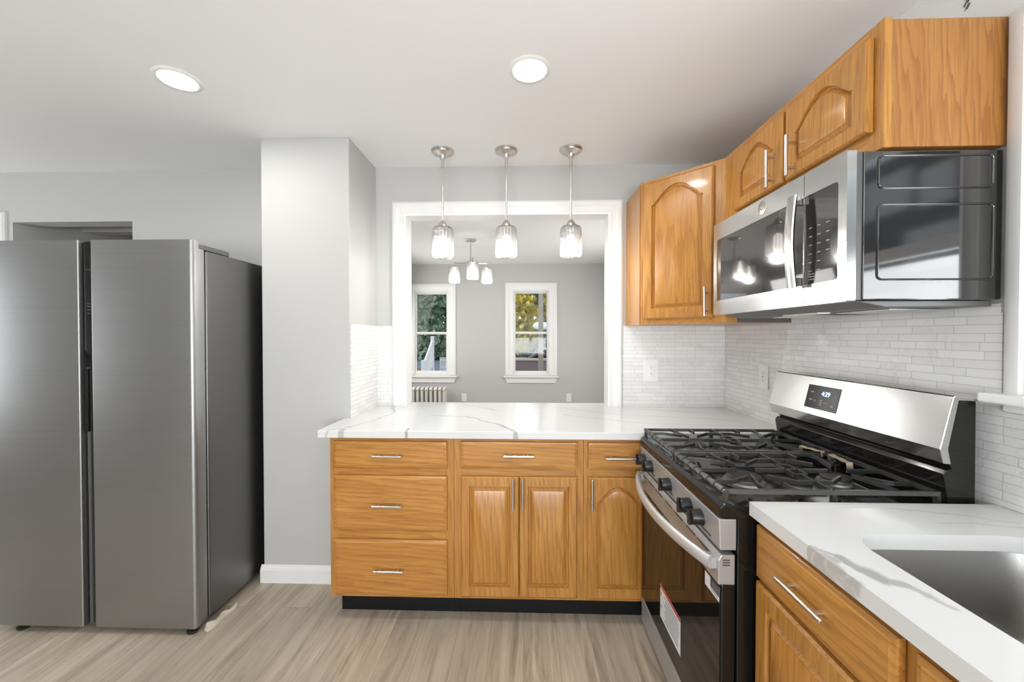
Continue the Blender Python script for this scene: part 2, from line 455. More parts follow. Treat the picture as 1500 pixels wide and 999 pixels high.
# ================================================================== THE SETTING
XW, YB, ZC = 1.275, 2.535, 2.445          # side wall, back wall, ceiling
YD = 5.97                                  # dining room far wall
o0, o1, oz = -0.773, 0.553, 2.151          # pass-through opening
h0, h1, hz = -3.383, -2.567, 2.117         # hall opening
WT = 0.12
struct(build('floor', B().box(-4.6, 1.40, -2.75, 6.2, -0.05, 0), M['floor']))
struct(build('ceiling', B().box(-4.6, 1.40, -2.75, YB + WT, ZC, ZC + 0.05), M['ceil']))
struct(build('ceiling_dining', B().box(-4.6, 1.9, YB + WT, 6.2, ZC, ZC + 0.05), M['ceil']))
b = B()
for x0, x1, z0, z1 in ((-4.6, h0, 0, ZC), (h0, h1, hz, ZC), (h1, o0, 0, ZC), (o0, o1, oz, ZC), (o0, o1, 0, 0.86), (o1, 1.40, 0, ZC)):
    b.box(x0, x1, YB, YB + WT, z0, z1)
struct(build('wall_back', b, M['wall']))
# side wall with the window over the sink
w0, w1, wz0, wz1 = -0.10, 0.985, 1.215, 2.11
b = B()
for y0, y1, z0, z1 in ((-2.75, w0, 0, ZC), (w1, YB, 0, ZC), (w0, w1, 0, wz0), (w0, w1, wz1, ZC)):
    b.box(XW, XW + 0.125, y0, y1, z0, z1)
struct(build('wall_right', b, M['white_wall']))
# plaster scuff and hairline crack high on that wall
b = B()
for k in range(9):
    y = 1.196 + random.uniform(-0.010, 0.010); z = 2.312 + random.uniform(-0.012, 0.03)
    b.tube([(XW-0.0006, y, z), (XW-0.0006, y-0.008, z+0.012)], random.uniform(0.0008, 0.0024), 6, sx=1, sy=1)
scuff = struct(build('trim_wall_scuff', b, M['dark_grey']))
# remaining shell behind the viewer
r0, r1, rz0, rz1 = -1.50, 1.15, 0.75, 2.18
b = B()
for x0, x1, z0, z1 in ((-4.6, r0, 0, ZC), (r1, 1.40, 0, ZC), (r0, r1, 0, rz0), (r0, r1, rz1, ZC)):
    b.box(x0, x1, -2.75, -2.63, z0, z1)
struct(build('wall_rear', b, M['wall']))
b = B()
for x in (r0, -0.62, 0.27, r1): b.box(x-0.05, x+0.05, -2.66, -2.60, rz0, rz1)
for z in (rz0, 1.46, rz1): b.box(r0-0.05, r1+0.05, -2.66, -2.60, z-0.045, z+0.045)
win4 = struct(build('window_4', b, M['vinyl']))  # unseen window, put in as an opening for the rear fill
build('pane', B().box(r0, r1, -2.70, -2.694, rz0, rz1), M['pane'], win4)
b = B()
for q_ in ((-2.75, 6.2, 0, 0.72), (-2.75, 6.2, 2.0, ZC), (-2.75, 0.95, 0.72, 2.0), (1.95, 6.2, 0.72, 2.0)): b.box(-4.72, -4.6, *q_)
struct(build('wall_left', b, M['wall']))
b = B()
for y in (0.95, 1.45, 1.95): b.box(-4.66, -4.58, y-0.05, y+0.05, 0.72, 2.0)
for z in (0.72, 1.36, 2.0): b.box(-4.66, -4.58, 0.90, 2.0, z-0.04, z+0.04)
win5 = struct(build('window_5', b, M['vinyl']))  # unseen window, put in to go with the left fill
build('pane', B().box(-4.70, -4.694, 0.95, 1.95, 0.72, 2.0), M['pane'], win5)
# pillar between refrigerator and counter
px0, px1, py = -1.44, -0.952, 2.142
pil_ = struct(build('wall_pillar', B().box(px0, px1, py, YB - 0.0005, 0, ZC), M['wall'], bevel=0.003))
def base_prof(y):   # baseboard section facing -Y
    return [(y, 0), (y-0.014, 0), (y-0.014, 0.070), (y-0.010, 0.082), (y-0.005, 0.087), (y-0.004, 0.094), (y, 0.096)]
struct(build('baseboard_pillar', B().prism(base_prof(py), 'X', px0-0.014, px1 + 0.002), M['trim']))
struct(build('baseboard_back', B().prism(base_prof(YB), 'X', h1 + 0.01, px0 - 0.002), M['trim']))
# casing of the pass-through opening
def casing_prof(inn, out):   # (distance along the width, depth)
    d = out - inn
    return [(inn, 0), (inn, 0.010), (inn+d*0.12, 0.013), (inn+d*0.2, 0.010), (inn+d*0.55, 0.013), (inn+d*0.62, 0.019), (inn+d*0.86, 0.020), (inn+d*0.93, 0.016), (out, 0.013), (out, 0)]
def frame_casing(x0, x1, z0, z1, wd, y, sgn=-1, bottom=False):
    """mitred casing on a Y plane around an opening"""
    b = B(); pr = casing_prof(0, wd)
    path = [(x0, z0, -1, -1 if bottom else 0), (x0, z1, -1, 1), (x1, z1, 1, 1), (x1, z0, 1, -1 if bottom else 0)]
    rs = [[(px + sx*d, y + sgn*t, pz + sz*d) for d, t in pr] for px, pz, sx, sz in path]
    if bottom: rs.append(rs[0])
    return b.rings(rs, not bottom, not bottom)
struct(build('trim_1', frame_casing(o0 + 0.017, o1 - 0.017, 0.9145, oz - 0.017, 0.088, YB), M['trim'], smooth=35))
b = B(); JT = 0.016
b.box(o0, o0+JT, YB-0.004, YB+WT+0.004, 0.9145, oz); b.box(o1-JT, o1, YB-0.004, YB+WT+0.004, 0.9145, oz); b.box(o0+JT, o1-JT, YB-0.004, YB+WT+0.004, oz-JT, oz)
struct(build('trim_2', b, M['trim'], bevel=0.002))
# door casing far to the side on the back wall
b = frame_casing(-4.3, -3.50, 0.0, 2.105, 0.078, YB)
struct(build('trim_3', b, M['trim'], smooth=35))
struct(build('door_1', B().box(-4.295, -3.505, YB-0.012, YB-0.002, 0.005, 2.10), M['trim']))
# hall behind the opening over the refrigerator
b = B(); b.box(h0-0.10, h0, YB+WT, 4.2, 0, ZC); b.box(h1+0.55, h1+0.65, YB+WT, 4.2, 0, ZC); b.box(h0, h1+0.55, 4.1, 4.2, 0, ZC)
b.box(h0, h1+0.55, 2.95, 3.06, 2.16, ZC)
struct(build('wall_hall', b, M['wall']))
struct(build('trim_4', B().box(h1+0.44, h1+0.54, 4.07, 4.10, 0, 2.14).box(h1+0.30, h1+0.54, 4.072, 4.10, 2.10, 2.19), M['trim']))
# tiles
b = B()
b.box(px1+0.0005, -0.846, YB-0.009, YB-0.0002, 0.9145, 1.428)
b.box(0.628, XW-0.0095, YB-0.009, YB-0.0002, 0.9145, 1.4275)
struct(build('wall_backsplash_back', b, M['tile_b']))
struct(build('wall_backsplash_pillar', B().box(px1+0.0002, px1+0.009, py+0.006, YB-0.0095, 0.9145, 1.428), M['tile_r']))
b = B(); b.box(XW-0.009, XW-0.0002, 1.085, YB-0.0095, 0.80, 1.4275); b.box(XW-0.009, XW-0.0002, -0.45, 1.085, 0.9145, 1.165)
b.box(XW-0.009, XW-0.0002, 1.090, 1.912, 1.4275, 1.452)
struct(build('wall_backsplash_right', b, M['tile_r']))
# window over the sink: casing, stool, apron, sashes
win3 = struct(empty('window_3', (XW, 0.44, wz0)))
b = B()
for pr, (ya, za, sya, sza) in (): pass
prf = casing_prof(0, 0.092)
path = [(w0, wz0, -1, 0), (w0, wz1, -1, 1), (w1, wz1, 1, 1), (w1, wz0, 1, 0)]
b.rings([[(XW - t - 0.001, yy + sy*d, zz + sz*d) for d, t in prf] for yy, zz, sy, sz in path])
build('casing', b, M['trim'], win3, smooth=35)
build('stool', B().box(XW-0.055, XW+0.06, w0-0.12, w1+0.118, wz0-0.026, wz0), M['trim'], win3, bevel=0.006)
build('apron', B().box(XW-0.020, XW-0.0095, w0-0.09, w1+0.09, wz0-0.048, wz0-0.026), M['trim'], win3, bevel=0.004)
b = B(); wm = (wz0 + wz1)/2
for z0, z1, x in ((wz0, wm+0.02, XW+0.05), (wm-0.02, wz1, XW+0.08)):
    b.box(x, x+0.03, w0, w0+0.045, z0, z1); b.box(x, x+0.03, w1-0.045, w1, z0, z1)
    b.box(x, x+0.03, w0+0.045, w1-0.045, z0, z0+0.045); b.box(x, x+0.03, w0+0.045, w1-0.045, z1-0.045, z1)
build('sash', b, M['vinyl'], win3, bevel=0.002)
build('pane', B().box(XW+0.095, XW+0.098, w0+0.04, w1-0.04, wz0+0.04, wz1-0.04), M['pane'], win3)

# dining room shell
wins = [(-1.660, -1.157, 0.80, 2.02), (-0.146, 0.371, 0.80, 2.03)]
b = B(); xs = [-4.6] + [v for w in wins for v in w[:2]] + [1.9]
for i in range(0, len(xs), 2): b.box(xs[i], xs[i+1], YD, YD+0.16, 0, ZC)
for x0, x1, z0, z1 in wins: b.box(x0, x1, YD, YD+0.16, 0, z0); b.box(x0, x1, YD, YD+0.16, z1, ZC)
struct(build('wall_dining_far', b, M['wall']))
b = B()
for q_ in ((YB+WT, YD, 0, 0.8), (YB+WT, YD, 2.2, ZC), (5.05, YD, 0.8, 2.2), (YB+WT, 3.35, 0.8, 2.2)): b.box(1.55, 1.67, *q_)
struct(build('wall_dining_right', b, M['wall']))
b = B()
for q_ in ((4.2, YD, 0, 0.8), (4.2, YD, 2.2, ZC), (5.65, YD, 0.8, 2.2), (4.2, 4.45, 0.8, 2.2)): b.box(h1+0.55, h1+0.65, *q_)
struct(build('wall_dining_left', b, M['wall']))
struct(build('baseboard_dining', B().prism(base_prof(YD), 'X', h1+0.66, 1.54), M['trim']))
for k, (x0, x1, z0, z1) in enumerate(wins):
    w = struct(empty('window_%d' % (k+1), ((x0+x1)/2, YD, z0)))
    build('casing', frame_casing(x0-0.012, x1+0.012, z0-0.03, z1+0.012, 0.118, YD), M['trim'], w, smooth=35)
    build('stool', B().box(x0-0.155, x1+0.155, YD-0.055, YD+0.03, z0-0.062, z0-0.036), M['trim'], w, bevel=0.006)
    b = B().prism([(x0-0.135, z0-0.062), (x1+0.135, z0-0.062), (x1+0.105, z0-0.145), (x0-0.105, z0-0.145)], 'Y', YD-0.018, YD-0.0005)
    build('apron', b, M['trim'], w, bevel=0.003)
    zm = (z0+z1)/2 - 0.0
    b = B()
    b.box(x0-0.012, x0+0.004, YD-0.001, YD+0.10, z0-0.03, z1+0.01); b.box(x1-0.004, x1+0.012, YD-0.001, YD+0.10, z0-0.03, z1+0.01)
    b.box(x0, x1, YD-0.001, YD+0.10, z0-0.03, z0+0.004); b.box(x0, x1, YD-0.001, YD+0.10, z1-0.004, z1+0.01)
    build('jamb', b, M['vinyl'], w)
    for nm, za, zb, yy in (('lower_sash', z0, zm+0.012, YD+0.03), ('upper_sash', zm-0.025, z1, YD+0.062)):
        b = B(); s_ = 0.022
        b.box(x0+0.004, x0+s_, yy, yy+0.03, za, zb); b.box(x1-s_, x1-0.004, yy, yy+0.03, za, zb)
        b.box(x0+s_, x1-s_, yy, yy+0.03, za, za+s_+0.008); b.box(x0+s_, x1-s_, yy, yy+0.03, zb-s_, zb)
        sh = build(nm, b, M['vinyl'], w, bevel=0.002)
        build('pane', B().box(x0+s_, x1-s_, yy+0.012, yy+0.016, za+s_+0.008, zb-s_), M['pane'], sh)

# ================================================================== BASE CABINETS ALONG THE BACK
FY, DY = 1.880, 1.861       # frame face, front of the drawer fronts
NY = (0, -1, 0)
def base_cabinet(name, x0, x1, label, end_panel=False):
    r = empty(name, ((x0+x1)/2, FY, 0)); tag(r, label, 'cabinet', 'oak base cabinets under the peninsula counter')
    b = B()
    b.box(x0, x0+0.016, FY+0.019, YB-0.012, 0.104, 0.8785); b.box(x1-0.016, x1, FY+0.019, YB-0.012, 0.104, 0.8785)
    b.box(x0+0.016, x1-0.016, FY+0.019, YB-0.012, 0.104, 0.12); b.box(x0+0.016, x1-0.016, YB-0.02, YB-0.012, 0.12, 0.8785)
    build('body', b, M['oak_z'], r)
    build('toe_kick', B().box(x0 + (0.03 if end_panel else 0), x1, FY+0.055, FY+0.070, 0.0, 0.104), M['toe'], r)
    return r
def face_frame(r, x0, x1, rails, sl=0.038, sr=0.038):
    for xa, xb in ((x0, x0+sl), (x1-sr, x1)): build('stile', B().box(xa, xb, FY, FY+0.019, 0.104, 0.8785), M['oak_z'], r, bevel=0.001)
    for z0, z1 in rails: build('rail', B().box(x0+sl, x1-sr, FY+0.0005, FY+0.019, z0, z1), M['oak_x'], r)
HY = 1.831
def h_handle(p, x, z): bar_handle(p, (x-0.071, HY, z), (x+0.071, HY, z), NY)
def v_handle(p, x, z0, z1): bar_handle(p, (x, HY, z0), (x, HY, z1), NY)

c1 = base_cabinet('drawer_base_cabinet', -0.935, -0.334, 'oak base cabinet with a stack of three wide drawers, beside the grey pillar', True)
face_frame(c1, -0.935, -0.334, ((0.104, 0.14), (0.385, 0.44), (0.69, 0.74), (0.85, 0.8785)))
for z0, z1, hx, hzz in ((0.734, 0.861, -0.643, 0.797), (0.434, 0.696, -0.643, 0.561), (0.121, 0.388, -0.638, 0.252)):
    d = front('drawer', (-0.910, FY, z0), (1, 0, 0), NY, 0.5455, z1-z0, M['oak_x'], c1); h_handle(d, hx, hzz)
c2 = base_cabinet('double_door_base_cabinet', -0.333, 0.283, 'oak base cabinet with one drawer above two square-panelled doors')
face_frame(c2, -0.333, 0.283, ((0.104, 0.14), (0.69, 0.745), (0.85, 0.8785)))
d = front('drawer', (-0.299, FY, 0.736), (1, 0, 0), NY, 0.553, 0.127, M['oak_x'], c2); h_handle(d, -0.023, 0.8035)
d = front('door', (-0.298, FY, 0.120), (1, 0, 0), NY, 0.2755, 0.577, M['oak_z'], c2, panel=(0.040, 0.050, 0.044)); v_handle(d, -0.049, 0.553, 0.699)
d = front('door', (-0.0195, FY, 0.121), (1, 0, 0), NY, 0.273, 0.577, M['oak_z'], c2, panel=(0.040, 0.050, 0.044)); v_handle(d, -0.003, 0.553, 0.699)
c3 = base_cabinet('single_door_base_cabinet', 0.284, 0.625, 'oak base cabinet with one arched door, tucked behind the corner of the range')
face_frame(c3, 0.284, 0.625, ((0.104, 0.14), (0.69, 0.745), (0.85, 0.8785)))
d = front('drawer', (0.304, FY, 0.737), (1, 0, 0), NY, 0.288, 0.126, M['oak_x'], c3); h_handle(d, 0.450, 0.797)
d = front('door', (0.304, FY, 0.121), (1, 0, 0), NY, 0.288, 0.577, M['oak_z'], c3, panel=(0.040, 0.050, 0.040), rise=0.075); v_handle(d, 0.319, 0.555, 0.700)

# back countertop (with the ledge running through the opening)
cx0, cz0, cz1, cyf = -0.983, 0.8790, 0.914, 1.853
outline = [(cx0, cyf), (XW-0.010, cyf), (XW-0.010, YB-0.0005), (o1-0.001, YB-0.0005), (o1-0.001, YB+WT+0.012), (o0+0.001, YB+WT+0.012), (o0+0.001, YB-0.0005), (px1+0.0005, YB-0.0005), (px1+0.0005, py-0.0005), (cx0, py-0.0005)]
veins_back = [(-0.83, 2.52, -0.80, 2.42, 0.020, 0.55), (-0.80, 2.42, -0.76, 2.30, 0.014, 0.55), (-0.76, 2.30, -0.79, 2.12, 0.012, 0.55), (-0.79, 2.12, -0.86, 1.93, 0.010, 0.5), (-0.86, 1.93, -0.93, 1.85, 0.008, 0.4),
              (-0.86, 1.88, -0.86, 1.80, 0.022, 0.55), (-0.56, 1.90, -0.54, 1.80, 0.012, 0.8),
              (-0.52, 2.22, -0.33, 2.20, 0.008, 0.5), (-0.33, 2.20, -0.14, 2.02, 0.012, 0.55), (-0.14, 2.02, -0.02, 1.84, 0.014, 0.65),
              (-0.40, 2.58, -0.28, 2.50, 0.008, 0.4), (-0.28, 2.50, -0.15, 2.36, 0.008, 0.4), (-0.15, 2.36, 0.15, 2.28, 0.006, 0.3),
              (0.18, 2.52, 0.55, 2.28, 0.006, 0.5), (0.55, 2.28, 1.15, 2.14, 0.006, 0.45), (0.22, 2.26, 0.60, 2.06, 0.006, 0.5), (0.60, 2.06, 1.2, 1.98, 0.006, 0.4), (0.70, 2.46, 1.2, 2.30, 0.006, 0.4)]
ct = build('peninsula_countertop', B().prism(outline, 'Z', cz0, cz1), quartz('quartz_back', veins_back), loc=(0.14, 2.2, cz0), bevel=0.003)
tag(ct, 'long white quartz countertop with grey veins over the back cabinets, running into the wall opening', 'countertop')

# ================================================================== SINK RUN
sx0 = 0.645; SXF = 0.626
sc_ = empty('sink_base_cabinet', (0.95, 0.66, 0)); tag(sc_, 'oak sink base cabinet beside the range with a bar handle on its top panel', 'cabinet')
b = B(); b.box(sx0+0.019, XW-0.012, 1.068, 1.084, 0.104, 0.8785); b.box(sx0+0.019, XW-0.012, 0.22, 0.236, 0.104, 0.8785); b.box(sx0+0.019, XW-0.012, 0.236, 1.068, 0.104, 0.12)
build('body', b, M['oak_z'], sc_)
build('toe_kick', B().box(sx0+0.06, sx0+0.075, 0.22, 1.084, 0, 0.104), M['toe'], sc_)
for y0, y1 in ((1.050, 1.086), (0.22, 0.258), (0.637, 0.686)): build('stile', B().box(sx0, sx0+0.019, y0, y1, 0.104, 0.8785), M['oak_z'], sc_, bevel=0.001)
for y0, y1 in ((0.258, 0.637), (0.686, 1.050)):
    for z0, z1 in ((0.104, 0.14), (0.69, 0.74), (0.84, 0.8785)): build('rail', B().box(sx0+0.0005, sx0+0.019, y0, y1, z0, z1), M['oak_y'], sc_)
NX = (-1, 0, 0)
# u runs along -Y when looking at the face from the room
d = front('drawer_front', (sx0, 1.083, 0.716), (0, -1, 0), NX, 0.405, 0.140, M['oak_y'], sc_)
bar_handle(d, (0.604, 0.959, 0.785), (0.604, 0.812, 0.785), NX)
front('drawer_front', (sx0, 0.648, 0.716), (0, -1, 0), NX, 0.405, 0.140, M['oak_y'], sc_)
front('door', (sx0, 1.083, 0.122), (0, -1, 0), NX, 0.405, 0.582, M['oak_z'], sc_, panel=(0.048, 0.055, 0.052))
front('door', (sx0, 0.648, 0.122), (0, -1, 0), NX, 0.405, 0.582, M['oak_z'], sc_, panel=(0.048, 0.055, 0.052))
sk = (0.732, 1.150, 0.215, 0.920)
veins_sink = [(0.605, 0.866, 0.635, 0.816, 0.010, 0.55), (0.635, 0.816, 0.652, 0.768, 0.020, 0.75), (0.652, 0.768, 0.664, 0.742, 0.026, 0.8), (0.664, 0.742, 0.692, 0.722, 0.016, 0.7), (0.692, 0.722, 0.706, 0.700, 0.013, 0.6), (0.706, 0.700, 0.722, 0.670, 0.008, 0.5), (0.600, 0.850, 0.620, 0.800, 0.012, 0.6), (0.605, 0.80, 0.606, 0.735, 0.018, 0.55), (0.60, 0.50, 0.70, 0.42, 0.018, 0.6), (0.95, 1.07, 1.2, 0.99, 0.006, 0.3), (1.00, 0.98, 1.26, 0.96, 0.006, 0.25)]
outer = [(0.614, -0.42), (XW-0.010, -0.42), (XW-0.010, 1.092), (0.614, 1.092)]
rc = build('sink_countertop', plate_with_hole(outer, rrect(*sk, 0.075, 8), cz0, cz1), quartz('quartz_sink', veins_sink), loc=(0.94, 0.33, cz0), bevel=0.003)
tag(rc, 'white quartz countertop with a bold grey vein and an undermount sink cut-out', 'countertop')
sinkr = empty('kitchen_sink', (0.94, 0.57, 0.64)); tag(sinkr, 'stainless steel undermount sink set in the white quartz counter', 'sink')
def srect(off, z, r): return [(x, y, z) for x, y in rrect(sk[0]-off, sk[1]+off, sk[2]-off, sk[3]+off, r, 8)]
b = B(); b.rings([srect(0.025, 0.8785, 0.10), srect(0.006, 0.8785, 0.081), srect(0.004, 0.874, 0.079), srect(-0.006, 0.70, 0.069), srect(-0.012, 0.672, 0.063), srect(-0.032, 0.655, 0.045), srect(-0.10, 0.650, 0.02)], False, True)
build('bowl', b, M['steel_sink'], sinkr, smooth=50)
build('drain', B().lathe([(0.045, 0.0005), (0.043, 0.004), (0.030, 0.002), (0.0, 0.001)], (0.94, 0.57, 0.6502), 'Z', 24), M['nickel'], sinkr, smooth=40)

# ================================================================== UPPER CABINETS
u = empty('corner_wall_cabinet', (0.96, 2.22, 1.428)); tag(u, 'oak diagonal corner wall cabinet with one tall arched door', 'cabinet')
cA, cB_ = Vector((0.648, 2.225, 0)), Vector((0.960, 1.917, 0))
poly = [(0.648, YB-0.0005), (0.648, 2.225+0.012), (0.660, 2.238), (0.972, 1.930), (0.985, 1.921), (XW-0.0005, 1.921), (XW-0.0005, YB-0.0005)]
build('body', B().prism(poly, 'Z', 1.428, 2.205), M['oak_z'], u)
dd = (cB_-cA).normalized(); nn = Vector((-dd.y, dd.x, 0)); nn = -nn if nn.y > 0 else nn
def diag(b, t0, t1, z0, z1, d0, d1):
    P = [cA + dd*t0 + nn*d0, cA + dd*t1 + nn*d0, cA + dd*t1 + nn*d1, cA + dd*t0 + nn*d1]
    return b.rings([[(p.x, p.y, z0) for p in P], [(p.x, p.y, z1) for p in P]])
LD = (cB_-cA).length
for ta, tb in ((0.0, 0.04), (LD-0.052, LD)): build('stile', diag(B(), ta, tb, 1.4285, 2.21, -0.018, 0), M['oak_z'], u, bevel=0.001)
build('stile', B().box(0.9615, 1.015, 1.9155, 1.921, 1.4285, 2.21), M['oak_z'], u, bevel=0.001)
for za, zb in ((1.4285, 1.475), (2.175, 2.21)): build('rail', diag(B(), 0.04, LD-0.052, za, zb, -0.018, -0.0005), M['oak_x'], u)
note(build('shaded_side_panel', B().box(1.0155, XW-0.011, 1.9165, 1.9208, 1.4285, 1.866), M['dark_grey'], u), 'side panel with the dark of its shade painted in')  # coloured dark grey to stand in for the shade under the microwave
t0 = 0.058*LD; dw = 0.825*LD
Od = cA + dd*t0 + Vector((0, 0, 1.456))
d = front('door', Od, dd, nn, dw, 0.735, M['oak_z'], u, panel=(0.048, 0.055, 0.040), rise=0.085)
hp = cA + dd*(t0 + dw - 0.026) + nn*0.049
bar_handle(d, (hp.x, hp.y, 1.460), (hp.x, hp.y, 1.603), nn)

u2 = empty('range_wall_cabinet', (1.11, 1.50, 1.868)); tag(u2, 'short oak wall cabinet with two small arched doors above the microwave', 'cabinet')
UX, uy0, uy1 = 0.957, 1.089, 1.9145
b = B(); b.box(UX+0.020, XW-0.0005, uy0+0.001, uy1, 1.869, 2.205)
build('body', b, M['oak_ply'], u2)
for y0, y1 in ((uy0, uy0+0.050), (1.440, 1.500), (uy1-0.115, uy1)): build('stile', B().box(UX, UX+0.020, y0, y1, 1.868, 2.211), M['oak_z'], u2, bevel=0.001)
for y0, y1 in ((uy0+0.050, 1.440), (1.500, uy1-0.115)):
    for z0, z1 in ((1.868, 1.94), (2.165, 2.211)): build('rail', B().box(UX+0.0005, UX+0.020, y0, y1, z0, z1), M['oak_y'], u2)
for ys, wd, hy in ((1.806, 0.329, 1.519), (1.461, 0.342, 1.407)):
    d = front('door', (UX, ys, 1.922), (0, -1, 0), NX, wd, 0.256, M['oak_z'], u2, t=0.020, panel=(0.050, 0.042, 0.036), rise=0.072)
    bar_handle(d, (0.908, hy, 1.919), (0.908, hy, 2.061), NX)

# ================================================================== MICROWAVE
mw = empty('microwave_oven', (1.07, 1.46, 1.455)); tag(mw, 'stainless over-the-range microwave with black glass door and bowed handle', 'microwave')
my0, my1, mz0, mz1, mxf, mxb = 1.087, 1.828, 1.458, 1.862, 0.862, 0.888
build('body', B().box(mxb+0.018, XW-0.010, my0+0.001, my1, mz0+0.004, mz1-0.004), M['enamel_side'], mw, bevel=0.003)
build('front_seal', B().box(mxb, mxb+0.018, my0+0.005, my1-0.003, mz0+0.004, mz1-0.004), M['dark_grey'], mw)
b = B()     # pressed ribs of the side panel
def rib(x0, x1, z0, z1):
    q = rrect(x0, x1, z0, z1, 0.012, 5); q = q + [q[0], q[1]]
    b.tube([(p[0], my0+0.001, p[1]) for p in q], 0.0042, 8, sy=0.7)
for q_ in ((0.944, 1.237, 1.758, 1.844), (0.943, 1.239, 1.516, 1.715)):
    b = B(); rib(*q_); note(build('pressed_rib', b, M['enamel_side'], mw, smooth=50), 'pressed rectangular rib on the glossy black side')
def yframe(b, y0, y1, z0, z1, iy0, iy1, iz0, iz1, x0, x1):
    b.box(x0, x1, y0, iy0, z0, z1); b.box(x0, x1, iy1, y1, z0, z1); b.box(x0, x1, iy0, iy1, z0, iz0); b.box(x0, x1, iy0, iy1, iz1, z1)
def yz_plate(outer, hole, x0, x1):
    p = plate_with_hole(outer, hole, 0, 1); q = B(); q.f = p.f; q.v = [(x0 if v[2] < 0.5 else x1, v[0], v[1]) for v in p.v]; return q
seam = 1.249
def half_hole(y0, y1, z0, z1, r, side):   # rounded only on one side
    pts = []
    for cy, cz, a0, rr in ((y1-r, z0+r, -PI/2, side > 0), (y1-r, z1-r, 0, side > 0), (y0+r, z1-r, PI/2, side < 0), (y0+r, z0+r, PI, side < 0)):
        if rr:
            for k in range(6): a = a0 + PI/2*k/5; pts.append((cy + r*math.cos(a), cz + r*math.sin(a)))
        else:
            pts.append((y1 if a0 in (-PI/2, 0) else y0, z0 if a0 in (-PI/2, PI) else z1))
    return pts
gz0, gz1 = 1.521, 1.790
door = build('door', yz_plate([(seam+0.001, mz0), (my1, mz0), (my1, mz1), (seam+0.001, mz1)], half_hole(seam+0.002, 1.800, gz0, gz1, 0.010, 1), mxb-0.001, mxf), M['steel_z'], mw, bevel=0.002)
build('door_glass', B().box(mxf+0.002, mxb-0.001, seam+0.0018, 1.803, gz0-0.003, gz1+0.003), M['black_glass'], door)
cp = build('control_panel', yz_plate([(my0, mz0), (seam-0.001, mz0), (seam-0.001, mz1), (my0, mz1)], half_hole(1.116, seam-0.002, gz0, gz1, 0.010, -1), mxb-0.001, mxf), M['steel_z'], mw, bevel=0.004)
build('control_glass', B().box(mxf+0.002, mxb-0.001, 1.113, seam-0.0018, gz0-0.003, gz1+0.003), M['black_glass'], cp)
b = B()
for r in range(6):
    for c in range(3):
        y = 1.225 - c*0.034; z = 1.690 - r*0.026
        if r < 4 or c < 2: b.box(mxf+0.0014, mxf+0.0022, y-0.008, y+0.004, z-0.0012, z+0.0012)
for z in (1.535, 1.543, 1.551): b.box(mxf+0.0014, mxf+0.0022, 1.205, 1.228, z-0.001, z+0.001)
build('button_print', b, M['icon'], cp)
# handle: bowed strap
pts = []
for k in range(17):
    t = k/16; z = 1.515 + 0.285*t; x = 0.834 - 0.010*math.sin(PI*t); pts.append((x, 1.266, z))
b = B(); rs = []
for x, y, z in pts: rs.append([(x, y-0.017, z), (x+0.004, y-0.019, z), (x+0.013, y-0.012, z), (x+0.013, y+0.012, z), (x+0.004, y+0.019, z), (x, y+0.017, z), (x-0.003, y, z)])
b.rings(rs); b.box(0.840, mxf+0.002, 1.256, 1.276, 1.520, 1.545); b.box(0.840, mxf+0.002, 1.256, 1.276, 1.772, 1.797)
build('handle', b, M['steel_z'], door, smooth=45)
em = build('emblem', B().lathe([(0.0, -0.0025), (0.021, -0.0025), (0.0235, -0.0015), (0.024, 0.001)], (mxf, 1.462, 1.829), 'X', 28), M['nickel'], door, smooth=40)
b = B(); b.tube([(mxf-0.0026, 1.462+0.0185*math.cos(a*PI/12), 1.829+0.0185*math.sin(a*PI/12)) for a in range(25)], 0.0007, 6)
b.tube([(mxf-0.0026, 1.462+0.009*math.cos(a*PI/8), 1.829+0.009*math.sin(a*PI/8)) for a in range(2, 17)], 0.0009, 6)
build('emblem_script', b, M['dark_grey'], em)
# underside
b = B().prism([(mxf+0.035, mz0+0.003), (XW-0.012, mz0+0.003), (XW-0.012, mz0-0.012), (mxf+0.12, mz0-0.014)], 'Y', my0+0.02, my1-0.004)
build('base_plate', b, M['dark_grey'], mw, bevel=0.002)
for y0 in (1.18, 1.52): build('grease_filter', B().box(1.06, 1.20, y0, y0+0.20, mz0-0.018, mz0-0.013), M['nickel'], mw, bevel=0.002)
build('cooktop_lamp', B().box(0.985, 1.03, 1.36, 1.54, mz0-0.019, mz0-0.013), M['white_plastic'], mw, bevel=0.004)

# ================================================================== RANGE
rg = empty('gas_range', (0.88, 1.48, 0)); tag(rg, 'stainless and black gas range with five knobs and a curved oven handle', 'range')
ry0, ry1 = 1.104, 1.848
b = B(); b.box(0.592, 1.232, ry0+0.002, ry1-0.002, 0.035, 0.862); build('body', b, M['black_gloss'], rg, bevel=0.003)
b = B(); b.box(0.600, 1.16, ry0+0.0005, ry0+0.002, 0.10, 0.30)
for x in (0.64, 1.18):
    for y in (ry0+0.04, ry1-0.04): build('foot', B().lathe([(0.0, 0), (0.02, 0), (0.02, 0.012), (0.009, 0.014), (0.009, 0.036)], (x, y, 0.0005), 'Z', 14), M['black_matte'], rg, smooth=40)
b = B().prism([(0.540, 0.864), (0.543, 0.890), (0.556, 0.901), (0.575, 0.899), (0.60, 0.893), (1.158, 0.893), (1.158, 0.862), (0.56, 0.858)], 'Y', ry0, ry1)
cook = build('cooktop', b, M['black_gloss'], rg, bevel=0.003)
b = B().prism([(0.541, 0.8575), (0.545, 0.770), (0.590, 0.770), (0.590, 0.8575)], 'Y', ry0+0.003, ry1-0.003)
kp = build('knob_panel', b, M['steel_range'], rg, bevel=0.003)
dr = build('oven_door', B().box(0.551, 0.588, ry0+0.004, ry1-0.004, 0.160, 0.674), M['black_gloss'], rg, bevel=0.003)
